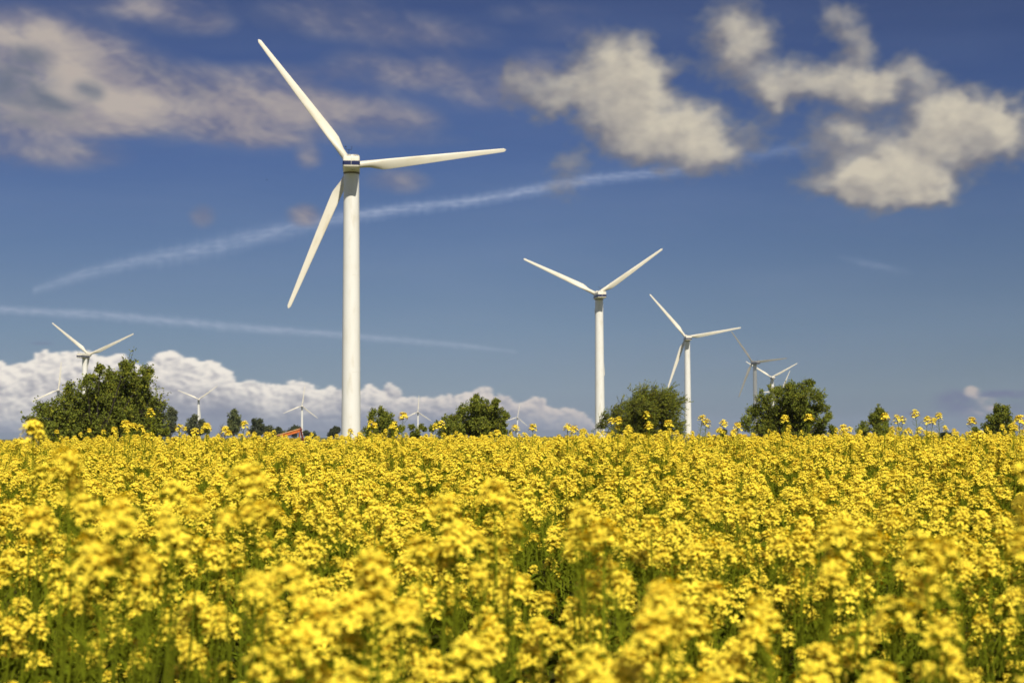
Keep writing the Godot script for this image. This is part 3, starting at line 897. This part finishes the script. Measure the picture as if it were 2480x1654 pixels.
	tree("hawthorn", "round middle bush between the two smallest distant turbines", "hawthorn", -1.368, 85, [[0, 1.28, 0.49], [0.58, 1.28, 0.56], [1.03, 0.94, 0.56], [-0.67, 0.95, 0.49], [-1.29, 0.5, 0.49], [-0.18, 0.54, 0.85], [0.89, 0.45, 0.76], [1.47, 0.22, 0.38], [-2.01, 0.19, 0.27], [-1.12, 0.01, 0.74], [0.33, -0.13, 0.89], [1.45, -0.18, 0.45], [-1.74, -0.16, 0.4], [0.05, 1.7, 0.2], [1.12, 1.5, 0.18], [1.66, 0.76, 0.2], [-2.34, 0.11, 0.13]], {"leaf": 0.085, "dense": 110.0, "stray": 1.35})
	tree("swept_hawthorn", "feathery bush swept to the right between two white towers", "hawthorn", 4.642, 80, [[-0.19, 1.59, 0.51], [0.64, 1.64, 0.55], [1.31, 1.72, 0.42], [0.22, 1.1, 0.88], [1.16, 1.16, 0.76], [-0.62, 1.11, 0.59], [-1.25, 0.75, 0.55], [-1.88, 0.44, 0.38], [-1.04, 0.12, 0.8], [0.21, 0.22, 0.95], [1.3, 0.26, 0.59], [1.83, -0.04, 0.29], [-2.13, 0.07, 0.29]], {"leaf": 0.075, "dense": 120.0, "sweep": Vector3(1.5, 0.12, 0.0), "comb": 1.2, "long": 0.48, "stray": 1.5, "young": 0.4, "slim": 0.2, "fluff": 0.35, "per_twig": 12})
	tree("hawthorn", "big dark dense bush on the right hiding turbine towers", "hawthorn", 9.896, 80, [[0.13, 1.95, 0.34], [0.95, 1.94, 0.38], [-0.49, 1.75, 0.44], [1.39, 1.52, 0.44], [-1.11, 1.34, 0.46], [0.33, 1.26, 0.88], [1.58, 0.9, 0.46], [-1.52, 0.72, 0.53], [-0.5, 0.61, 0.91], [0.93, 0.56, 0.91], [1.77, 0.28, 0.38], [-1.98, 0.2, 0.38], [-1.12, -0.12, 0.63], [0.3, -0.18, 1.05], [1.56, -0.23, 0.46], [2.06, 0.55, 0.17], [1.19, 2.25, 0.15]], {"leaf": 0.075, "dense": 150.0, "sweep": Vector3(0.5, 0.4, 0.0), "comb": 0.8, "long": 0.13, "stray": 1.3})
	tree("hawthorn_sapling", "bare-looking sprig at the right edge of the big dark bush", "sapling", 11.538, 80, [[-0.06, 0.08, 0.15], [0.08, -0.07, 0.13], [-0, -0.27, 0.17]], {"leaf": 0.05, "dense": 70.0, "stray": 1.6})
	tree("hawthorn", "small bush leaning right with yellow flower heads before it", "hawthorn", 12.976, 100, [[0.22, 1.16, 0.24], [0.49, 0.9, 0.34], [-0.13, 0.72, 0.34], [0.06, 0.39, 0.53], [0.7, 0.26, 0.29], [-0.69, 0.11, 0.32], [-0.95, -0.19, 0.34], [0.3, -0.17, 0.53], [0.84, -0.3, 0.29]], {"leaf": 0.085, "dense": 110.0, "sweep": Vector3(0.8, 0.1, 0.0), "comb": 0.8, "stray": 1.5})
	tree("hawthorn", "small upright bush farthest right under the grey cloud", "hawthorn", 17.238, 100, [[-0.11, 1.23, 0.21], [0.31, 1.1, 0.29], [0.52, 0.85, 0.26], [0.09, 0.73, 0.47], [0.56, 0.42, 0.32], [-0.47, 0.48, 0.29], [-0.76, 0.05, 0.32], [-0.04, -0.02, 0.63], [0.67, -0.08, 0.32]], {"leaf": 0.085, "dense": 115.0, "stray": 1.35})
	tree("shrub", "tiny dark sprig just left of the farthest right bush", "shrub", 16.452, 100, [[-0.07, -0.07, 0.11], [0.12, -0.22, 0.13], [-0.03, -0.42, 0.16]], {"leaf": 0.08, "dense": 140.0})
	var fade := {"leaf": 0.30, "dense": 5.5, "per_twig": 6, "tone": Color(0.105, 0.12, 0.06), "young": 0.1, "group": "far trees beyond the field", "trunk": 0.28, "stray": 1.3}
	tree("far_tree", "tall grey-green tree close right of the biggest hawthorn", "tree", -12.301, 330, [[0.13, 4.35, 0.61], [0.8, 3.59, 0.69], [-0.52, 3.17, 0.96], [0.56, 2.32, 1.04], [-0.26, 1.31, 1.22], [0.82, 0.63, 1.04], [-0.74, -0.04, 1.22]], fade)
	tree("far_tree", "dim tree half hidden by the biggest hawthorn's right edge", "tree", -12.66, 330, [[-0.03, 3.17, 0.69], [-0.26, 1.99, 0.96], [0.16, 0.64, 1.13], [-0.16, -0.54, 1.13]], fade)
	tree("far_tree", "sparse far tree in front of the pale turbine's foot", "tree", -11.421, 300, [[-0.17, 2.56, 0.47], [-0.84, 1.64, 0.71], [1.05, 1.63, 0.47], [0.15, 0.86, 0.87], [-1.29, 0.41, 0.63], [1.44, 0.55, 0.71], [-0.45, -0.37, 0.95], [2.12, 0.01, 0.39]], fade.merged({"dense": 4.0}, true))
	tree("far_tree", "slender pear-shaped tree on a thin stem", "tree", -10.07, 360, [[0.16, 4.35, 0.57], [-0.2, 3.33, 0.95], [0.81, 2.96, 0.85], [-0.65, 2.03, 0.95], [1.09, 1.65, 0.95], [-0.01, 1.38, 1.23], [-0.83, 0.64, 0.76], [0.64, 0.35, 0.85]], fade.merged({"tone": Color(0.12, 0.14, 0.05), "dense": 5.0}, true))
	tree("far_tree", "dark pointed tree left of the far green thicket", "tree", -9.251, 360, [[-0.56, 2.29, 0.47], [0.73, 2.29, 0.47], [-0.1, 1.36, 0.85], [1.01, 0.98, 0.76], [-0.83, 0.34, 0.95], [0.83, -0.14, 1.23], [-0.27, -0.88, 1.14]], fade.merged({"tone": Color(0.075, 0.09, 0.045), "dense": 6.5}, true))
	var hedge := {"leaf": 0.5, "dense": 5.0, "per_twig": 8, "tone": Color(0.085, 0.10, 0.035), "young": 0.2, "group": "far trees beyond the field", "trunk": 0.3, "stray": 1.15}
	tree("far_tree", "broad green tree at the left of the far thicket", "tree", -8.825, 620, [[-0.96, 0.4, 1.47], [0.63, 0.71, 1.47], [1.59, -0.26, 1.47], [-0.31, -1.53, 1.63]], hedge)
	tree("far_tree", "green tree at the right of the far thicket", "tree", -8.457, 620, [[-0.32, 0.38, 1.14], [0.8, -0.91, 1.47], [-1.11, -1.55, 1.47]], hedge)
	tree("far_tree", "low dark tree just left of the orange machine's high end", "tree", -7.911, 640, [[-0.83, 0.53, 0.84], [0.33, 1.2, 0.84], [1.48, 0.69, 1.01], [-2.31, -0.62, 0.84], [0, -0.97, 1.35]], hedge.merged({"tone": Color(0.06, 0.075, 0.03)}, true))
	tree("far_tree", "low far shrub just right of the orange machine", "tree", -7.409, 640, [[-0.99, -0.99, 1.01], [0.5, -1.33, 0.84], [2.16, -1.83, 0.84]], hedge.merged({"tone": Color(0.06, 0.075, 0.03)}, true))
	tree("far_tree", "small round-topped tree at the left foot of the tallest turbine", "tree", -6.459, 420, [[-0.65, -0.13, 0.66], [0.11, 0.52, 0.66], [0.98, 0.3, 0.55], [0.22, -0.57, 0.88], [-1.3, -1, 0.55]], hedge.merged({"leaf": 0.3, "dense": 8.0, "tone": Color(0.05, 0.06, 0.03)}, true))
	tree("shrub", "tiny dark shrub left of the big dark bush", "shrub", 7.662, 160, [[-0.12, -0.26, 0.17], [0.12, -0.26, 0.17], [-0, -0.55, 0.25]], {"leaf": 0.12, "dense": 60.0, "tone": Color(0.05, 0.06, 0.03)})
	tree("shrub", "lowest dark shrub between the two right-hand small bushes", "shrub", 15.408, 160, [[-0.24, -0.62, 0.13], [0.11, -0.58, 0.17], [0.42, -0.67, 0.13]], {"leaf": 0.12, "dense": 60.0, "tone": Color(0.04, 0.05, 0.03)})
	bare_sapling()
	machine()
	birds()
	field()
	cloud()

# a small cumulus overhead, in the sun's way: the greyish turbine stands in its shadow
func cloud() -> void:
	var nz := FastNoiseLite.new()
	nz.seed = 5; nz.frequency = 0.9; nz.fractal_octaves = 4
	var m := SphereMesh.new()
	m.radial_segments = 96
	m.rings = 48
	var a := m.get_mesh_arrays()
	var v: PackedVector3Array = a[Mesh.ARRAY_VERTEX]
	for i in v.size():
		var d := v[i].normalized()
		var k := 1.0 + 0.35 * absf(nz.get_noise_3dv(d * 2.0)) + 0.2 * nz.get_noise_3dv(d * 5.0)
		v[i] = Vector3(d.x * 68.0, (d.y if d.y > 0.0 else d.y * 0.45) * 34.0, d.z * 58.0) * k
	var st := SurfaceTool.new()
	st.begin(Mesh.PRIMITIVE_TRIANGLES)
	var ix: PackedInt32Array = a[Mesh.ARRAY_INDEX]
	for i in v.size():
		st.set_smooth_group(0)
		st.add_vertex(v[i])
	for i in ix:
		st.add_index(i)
	st.generate_normals()
	var o := MeshInstance3D.new()
	o.name = "cloud"
	o.mesh = st.commit()
	var cm := flat_mat(Color(0.93, 0.93, 0.94, 0.5), 1.0)
	cm.transparency = BaseMaterial3D.TRANSPARENCY_ALPHA
	cm.metallic_specular = 0.0
	o.material_override = cm
	add_child(o)
	o.position = Vector3(149, 33, -959) + Vector3(0.174, 0.695, 0.698) * 960.0
	tag(o, "", "", "", "structure")

func bare_sapling() -> void:
	var d := 150.0
	var t := thing("bare_sapling", "leafless thin sapling left of the slender pear-shaped tree", "sapling", polar(-10.507, d, ground_y(d)), 0.0, "hawthorns and trees along the field")
	var s := Soup.new()
	var b := Soup.new()
	var grey := Color(0.13, 0.115, 0.095)
	var top := height_at(0.16, d) - ground_y(d)
	s.rod(Vector3(0, -0.2, 0), Vector3(0.05, top, 0), 0.035, 0.01, 5, grey)
	for k in 34:
		var y := top * rr(0.3, 0.97)
		var a := rr(0, TAU)
		var l := rr(0.3, 0.9) * (1.1 - y / top * 0.6)
		var p := Vector3(0.05 * y / top, y, 0)
		var q := p + Vector3(cos(a) * 0.45, 0.85, sin(a) * 0.45) * l
		b.rod(p, q, 0.014, 0.006, 3, grey)
		for m in 3:
			var w := p.lerp(q, rr(0.3, 0.9))
			b.rod(w, w + Vector3(rr(-0.3, 0.3), rr(0.1, 0.4), rr(-0.3, 0.3)), 0.007, 0.004, 3, grey)
	part("trunk", s.into(ArrayMesh.new(), bark), t)
	part("twigs", b.into(ArrayMesh.new(), bark), t).set_meta("kind", "stuff")

func machine() -> void:
	# a rusty orange farm machine: a lattice boom that climbs to a red head on legs
	var d := 300.0
	var g := ground_y(d)
	var t := thing("farm_machine", "rusty orange farm machine with a sloping boom and red end post", "farm machine", polar(-8.088, d, g), -deg_to_rad(-8.088) + 0.12)
	var orange := flat_mat(Color(0.78, 0.40, 0.08), 0.6)
	var pale := flat_mat(Color(0.80, 0.58, 0.34), 0.6)
	var red := flat_mat(Color(0.42, 0.13, 0.07), 0.65)
	var tyre := flat_mat(Color(0.09, 0.085, 0.08), 0.9)
	var e := EYE - g
	var lo := Vector3(-2.35, e - 0.80, 0)
	var hi := Vector3(1.95, e + 0.42, 0)
	var lo2 := Vector3(-1.5, e - 1.05, 0)
	var hi2 := Vector3(1.95, e - 0.12, 0)
	for z in [-0.45, 0.45]:
		var o := Vector3(0, 0, z)
		var s := Soup.new()
		s.rod(lo + o, hi + o, 0.09, 0.09, 6, Color.WHITE)
		part("top_rail", s.into(ArrayMesh.new(), pale), t)
		s = Soup.new()
		s.rod(lo2 + o, hi2 + o, 0.10, 0.10, 6, Color.WHITE)
		part("bottom_rail", s.into(ArrayMesh.new(), orange), t)
		for k in 7:
			s = Soup.new()
			var q := k / 6.0
			s.rod(lo.lerp(hi, 0.08 + q * 0.9) + o, lo2.lerp(hi2, clampf(q + (0.08 if k % 2 else -0.08), 0.0, 1.0)) + o, 0.05, 0.05, 4, Color.WHITE)
			part("brace", s.into(ArrayMesh.new(), orange), t)
	var s := Soup.new()
	var n := Vector3(0, 0, 0.40)
	s.quad(lo.lerp(lo2, 0.45) + n, lo.lerp(hi, 0.96).lerp(hi2, 0.35) + n, hi2 + n, lo2 + n, Color.WHITE)
	s.quad(lo.lerp(lo2, 0.45) - n, lo2 - n, hi2 - n, lo.lerp(hi, 0.96).lerp(hi2, 0.35) - n, Color.WHITE)
	s.quad(lo2 + n, hi2 + n, hi2 - n, lo2 - n, Color.WHITE)
	orange.cull_mode = BaseMaterial3D.CULL_DISABLED
	part("trough", s.into(ArrayMesh.new(), orange), t)
	s = Soup.new()
	s.rod(Vector3(2.05, e + 0.35, 0), Vector3(2.15, e + 0.72, 0), 0.2, 0.12, 8, Color.WHITE)
	s.rod(Vector3(1.75, e + 0.05, 0), Vector3(2.4, e + 0.40, 0), 0.24, 0.22, 8, Color.WHITE)
	part("head", s.into(ArrayMesh.new(), red), t)
	for z in [-0.5, 0.5]:
		s = Soup.new()
		s.rod(Vector3(2.15, e + 0.3, z * 0.6), Vector3(2.75, 0.0, z * 1.6), 0.13, 0.11, 6, Color.WHITE)
		part("leg", s.into(ArrayMesh.new(), red), t)
		s = Soup.new()
		s.rod(Vector3(1.9, e + 0.1, z * 0.6), Vector3(1.85, 0.0, z * 1.6), 0.09, 0.09, 6, Color.WHITE)
		part("leg", s.into(ArrayMesh.new(), orange), t)
		s = Soup.new()
		s.rod(lo2 + Vector3(0.5, 0, z), Vector3(-1.0, 0.5, z), 0.08, 0.08, 6, Color.WHITE)
		part("leg", s.into(ArrayMesh.new(), red), t)
		s = Soup.new()
		s.rod(Vector3(-1.0, 0.5, z * 1.3), Vector3(-1.0, 0.5, z * 1.75), 0.5, 0.5, 20, Color.WHITE)
		s.rod(Vector3(-1.0, 0.5, z * 1.75), Vector3(-1.0, 0.5, z * 1.77), 0.5, 0.0, 20, Color.WHITE)
		s.rod(Vector3(-1.0, 0.5, z * 1.3), Vector3(-1.0, 0.5, z * 1.28), 0.5, 0.0, 20, Color.WHITE)
		part("wheel", s.into(ArrayMesh.new(), tyre), t)

func bird(label: String, az: float, el: float, d: float, span: float, bank: float) -> void:
	var t := thing("bird", label, "bird", polar(az, d, height_at(el, d)), rr(-0.6, 0.6), "small birds over the field")
	t.rotation.z = bank
	t.rotation.y = PI / 2 + rr(-0.5, 0.5)
	var m := flat_mat(Color(0.09, 0.085, 0.085), 0.7)
	var rings := []
	for l in [[-0.26, 0.012], [-0.2, 0.03], [-0.08, 0.05], [0.06, 0.055], [0.15, 0.04], [0.2, 0.035], [0.24, 0.012]]:
		rings.append(circle(l[0] * span, l[1] * span, 10))
	part("body", loft(rings, m), t, Transform3D(Basis(Vector3.RIGHT, -PI / 2), Vector3.ZERO))
	for q in [-1.0, 1.0]:
		var s := Soup.new()
		var a := Vector3(q * 0.04, 0.02, -0.07) * span
		var b := Vector3(q * 0.28, 0.10, -0.12) * span
		var c := Vector3(q * 0.5, 0.07, 0.03) * span
		var e := Vector3(q * 0.25, 0.08, 0.05) * span
		var f := Vector3(q * 0.04, 0.02, 0.09) * span
		var th := Vector3(0, 0.012, 0) * span
		for w in [0.0, 1.0]:
			s.quad(a + th * w, b + th * w, e + th * w, f + th * w, Color.WHITE)
			s.tri(b + th * w, c, e + th * w, Color.WHITE)
		m.cull_mode = BaseMaterial3D.CULL_DISABLED
		part("wing", s.into(ArrayMesh.new(), m), t)

func birds() -> void:
	bird("tiny dark bird in the blue sky left of the tallest turbine's lower blade", -8.933, 9.055, 180.0, 0.36, 0.2)
	bird("tiny dark speck of a bird above the tallest turbine's right-hand blade", -2.845, 13.489, 220.0, 0.24, -0.3)
	bird("tiny dark bird just under the right-hand blade tip of the tallest turbine", -1.538, 9.727, 220.0, 0.24, 0.4)
	bird("upper of two tiny dark birds right of the third turbine", 10.52, 3.733, 200.0, 0.26, 0.1)
	bird("lower of two tiny dark birds right of the third turbine", 10.362, 3.394, 200.0, 0.22, -0.2)

# flower heads that stand clear of the crop: where the head is, its distance, how many heads, how far they spread
func lone(label: String, az: float, el: float, d: float, n: int, spread: float, fine := false, group := "tall rapeseed plants that stand clear of the crop") -> void:
	var p := polar(az, d)
	rapeseed(label, group, p.x, p.z, height_at(el, d) + (-0.02 if fine else 0.02), n + (1 if fine else 0), spread, fine, 0.16 if fine else 0.22, 1.0 if fine else 1.2)

func field() -> void:
	petal_mat = leaf_mat(Color(0.40, 0.28, 0.01), 0.7)
	stem_mat = leaf_mat(Color(0.10, 0.12, 0.005), 0.8, 0.08)
	make_heads()
	# the crop as one mass: ten plants, copied over the field
	var kinds: Array[ArrayMesh] = []
	for v in 10:
		var g := Soup.new()
		var y := Soup.new()
		for s in plant_frame(g, 1.36, 3 + v % 3, 0.17):
			var h: Array = head_soups[rng.randi() % head_soups.size()]
			put(y, h[0], s)
			put(g, h[1], s)
		kinds.append(g.into(y.into(ArrayMesh.new(), petal_mat), stem_mat))
	var where: Array = []
	for v in 10:
		where.append([])
	var patch := FastNoiseLite.new()
	patch.seed = 77; patch.frequency = 0.75; patch.fractal_octaves = 3
	var swell := FastNoiseLite.new()
	swell.seed = 78; swell.frequency = 0.13; swell.fractal_octaves = 2
	var near := []
	var step := 0.265
	var zz := -1.35
	while zz > -30.0:
		var half := 2.2 - zz * 0.37
		var xx := -half
		while xx < half:
			var x := xx + rr(-0.115, 0.115)
			var z := zz + rr(-0.115, 0.115)
			xx += step
			if patch.get_noise_2d(x, z) < -0.12 + rr(-0.12, 0.12):
				continue
			var r := Vector2(x, z).length()
			if r < 1.7:
				continue
			var wild := clampf((r - 3.0) / 6.0, 0.25, 1.0)
			var tall := 1.0 + 0.07 * wild * swell.get_noise_2d(x, z) + rng.randfn() * 0.03 + 0.07 * wild * patch.get_noise_2d(x * 0.9 + 40.0, z * 0.9)
			if rng.randf() < 0.05 and r > 5.0:
				tall += rr(0.03, 0.08)
			if r < 6.4 and absf(x) < -z * 0.36 + 0.25 and near.size() < 215:
				near.append([x, z, tall])
				continue
			var b := Basis.from_euler(Vector3(rr(-0.05, 0.05), rr(0, TAU), rr(-0.09, 0.03))).scaled(Vector3(rr(0.9, 1.12), tall, rr(0.9, 1.12)))
			where[rng.randi() % 10].append(Transform3D(b, Vector3(x, ground_y(r), z)))
		zz -= step
	var crop := Node3D.new()
	crop.name = "rapeseed_crop"
	add_child(crop)
	tag(crop, "yellow flowering rapeseed crop that fills the field to its crest", "crop", "", "stuff")
	for v in 10:
		var mm := MultiMesh.new()
		mm.transform_format = MultiMesh.TRANSFORM_3D
		mm.mesh = kinds[v]
		mm.instance_count = where[v].size()
		for i in where[v].size():
			mm.set_instance_transform(i, where[v][i])
		var o := MultiMeshInstance3D.new()
		o.name = "crop_stand"
		o.multimesh = mm
		crop.add_child(o, true)
		o.set_meta("kind", "stuff")
	# the nearest plants one by one
	# named by how far off they stand and by what rises above them on the horizon
	var marks := [[-17.238, "the left edge"], [-14.875, "the big hawthorn's left half"], [-12.459, "the big hawthorn's right half"], [-10.725, "the pale turbine"], [-8.972, "the slender pear-shaped tree"], [-6.905, "the orange machine"], [-5.342, "the tallest turbine"], [-3.622, "the small loose bush"], [-0.014, "the round middle bush"], [2.393, "the smallest turbine"], [3.594, "the second tower"], [6.134, "the swept bush"], [8.208, "the third tower"], [11.567, "the big dark bush"], [13.717, "the leaning small bush"], [16.521, "the gap between right-hand bushes"], [90.0, "the farthest right bush"]]
	var strips := [[2.3, "first"], [2.9, "second"], [3.5, "third"], [4.2, "fourth"], [5.0, "fifth"], [5.8, "sixth"], [99.0, "seventh"]]
	var bins := {}
	for p in near:
		var r := Vector2(p[0], p[1]).length()
		var az := rad_to_deg(atan2(p[0], -p[1]))
		var m := 0
		while az > marks[m][0]:
			m += 1
		var s := 0
		while r > strips[s][0]:
			s += 1
		var key := s * 100 + m
		if not bins.has(key):
			bins[key] = []
		bins[key].append(p)
	for key in bins:
		var row: Array = bins[key]
		row.sort_custom(func(u, v): return u[0] / -u[1] < v[0] / -v[1])
		for k in row.size():
			var p: Array = row[k]
			var r := Vector2(p[0], p[1]).length()
			var which := ""
			if row.size() == 2:
				which = ", left of two" if k == 0 else ", right of two"
			elif row.size() == 3:
				which = [", left of three", ", middle of three", ", right of three"][k]
			elif row.size() > 3:
				which = ", %s from the left" % ["first", "second", "third", "fourth", "fifth", "sixth", "seventh", "eighth", "ninth"][mini(k, 8)]
			rapeseed("rapeseed plant, %s strip back, below %s%s" % [strips[key / 100][1], marks[key % 100][1], which], "rapeseed plants nearest the camera", p[0], p[1], 1.36 * p[2] + ground_y(r), 3 + rng.randi() % 3, 0.17)
	# plants that rise in front of the view, blurred
	var front := "blurred tall rapeseed plants close to the camera"
	lone("blurred tall rapeseed plant at the far left, heads against the sky", -17.489, 0.359, 4.6, 0, 0.04, true, front)
	lone("large blurred rapeseed plant at the left edge below the big hawthorn", -17.229, -0.69, 3.1, 2, 0.06, true, front)
	lone("blurred rapeseed plant below the pale turbine and its far tree", -10.602, -1.181, 3.0, 3, 0.06, true, front)
	lone("blurred rapeseed plant with wide heads, third from the left edge", -15.409, -2.436, 2.6, 4, 0.07, true, front)
	lone("blurred rapeseed plant under the big hawthorn's right side", -13.158, -1.844, 3.2, 3, 0.06, true, front)
	lone("blurred rapeseed plant low in front of the slender pear-shaped tree", -10.115, -4.85, 2.3, 4, 0.07, true, front)
	lone("blurred rapeseed plant straight below the tallest turbine", -5.709, -4.331, 2.5, 4, 0.07, true, front)
	lone("blurred rapeseed plant below the round middle bush, left one", -3.024, -2.427, 3.0, 3, 0.06, true, front)
	lone("blurred rapeseed plant below the round middle bush, right one", -0.953, -1.886, 3.3, 3, 0.05, true, front)
	lone("blurred rapeseed plant below the second largest turbine", 2.796, -2.645, 3.2, 3, 0.06, true, front)
	lone("blurred rapeseed plant low before the swept bush", 4.445, -5.633, 2.3, 4, 0.08, true, front)
	lone("blurred rapeseed plant below the big dark bush", 11.66, -3.389, 2.9, 2, 0.05, true, front)
	lone("blurred rapeseed plant low on the right under the leaning small bush", 13.934, -3.801, 2.6, 3, 0.07, true, front)
	lone("blurred rapeseed plant cut by the right edge, at mid height", 17.773, -0.688, 2.7, 3, 0.06, true, front)
	lone("blurred rapeseed plant near the right edge under the farthest right bush", 16.878, -2.907, 2.6, 3, 0.06, true, front)
	# heads that rise over the crest, sharp
	lone("rapeseed head on its own before the big hawthorn's right side", -13.08, 0.625, 14.2, 0, 0.04)
	lone("yellow rapeseed heads under the lower left of the big hawthorn", -14.1, 0.204, 14.2, 3, 0.10)
	lone("yellow rapeseed heads before the big hawthorn's trunk", -13.574, 0.085, 15.6, 3, 0.09)
	lone("leaning rapeseed heads at the big hawthorn's right foot", -12.316, 0.08, 14.2, 2, 0.07)
	lone("rapeseed head below the left blade of the pale turbine", -11.767, -0.069, 14.2, 1, 0.05)
	lone("bushy rapeseed heads at the pale turbine's foot", -11.277, 0.12, 15.1, 3, 0.07)
	lone("pair of rapeseed heads left of the slender pear-shaped tree's stem", -10.332, -0.016, 13.9, 1, 0.05)
	lone("rapeseed head right of the slender pear-shaped tree's stem", -9.691, 0.188, 15.3, 1, 0.07)
	lone("rapeseed head on its own before the loose bush by the tallest turbine", -4.266, 0.467, 14.2, 0, 0.05)
	lone("rapeseed heads right under the loose bush by the tallest turbine", -4.64, 0.139, 14.2, 2, 0.09)
	lone("rapeseed heads at the left foot of the loose bush", -5.103, 0.171, 14.4, 1, 0.07)
	lone("rapeseed heads at the left foot of the round middle bush", -2.586, 0.161, 14.8, 2, 0.09)
	lone("rapeseed heads at the right foot of the round middle bush", -0.134, 0, 14.4, 2, 0.09)
	lone("thin rapeseed head just right of the smallest turbine", 0.468, 0.028, 14.7, 0, 0.04)
	lone("rapeseed heads alone against the sky left of the second tower", 1.672, 0.023, 14.2, 1, 0.06)
	lone("thick clump of rapeseed heads at the left of the swept bush", 3.852, 0.284, 15.1, 5, 0.11)
	lone("rapeseed heads before the middle of the swept bush", 4.793, 0.07, 14.2, 3, 0.11)
	lone("rapeseed head on its own in the middle of the swept bush", 4.662, 0.49, 15.6, 0, 0.04)
	lone("rapeseed head before the right of the swept bush", 5.436, 0.157, 14.7, 1, 0.05)
	lone("wide rapeseed head against the sky right of the third tower", 6.882, 0.329, 14.8, 1, 0.05)
	lone("rapeseed head against the sky between the third tower and the big dark bush", 7.502, 0.147, 15.6, 1, 0.05)
	lone("rapeseed heads at the left foot of the big dark bush", 8.048, 0.041, 13.9, 3, 0.08)
	lone("rapeseed head low in the middle of the big dark bush", 9.741, 0.3, 14.4, 1, 0.05)
	lone("rapeseed head before the right part of the big dark bush", 10.413, 0.341, 14.7, 0, 0.04)
	lone("rapeseed head right of the big dark bush by the sprig", 11.712, -0.049, 14.4, 1, 0.06)
	lone("rapeseed head before the leaning small bush", 13.112, 0.355, 14.4, 1, 0.05)
	lone("rapeseed head at the right edge of the leaning small bush", 13.482, 0.295, 14.4, 0, 0.05)
	lone("rapeseed head on a clear stem just right of the leaning small bush", 13.808, 0.264, 15.8, 0, 0.04)
	lone("highest rapeseed head against the sky between the right-hand bushes", 14.208, 0.451, 14.4, 1, 0.06)
	lone("large rapeseed head, left of a pair midway between the right-hand bushes", 14.84, 0.244, 15.3, 1, 0.05)
	lone("rapeseed head, right of a pair midway between the right-hand bushes", 15.109, 0.373, 15.6, 0, 0.04)
	lone("rapeseed head with a smaller one, left of the farthest right bush", 16.028, 0.179, 13.9, 2, 0.06)
	lone("rapeseed head at the right foot of the farthest right bush", 17.651, -0.016, 14.2, 2, 0.07)
	lone("rapeseed heads against the sky at the far right edge", 17.984, 0.24, 13.2, 2, 0.07)
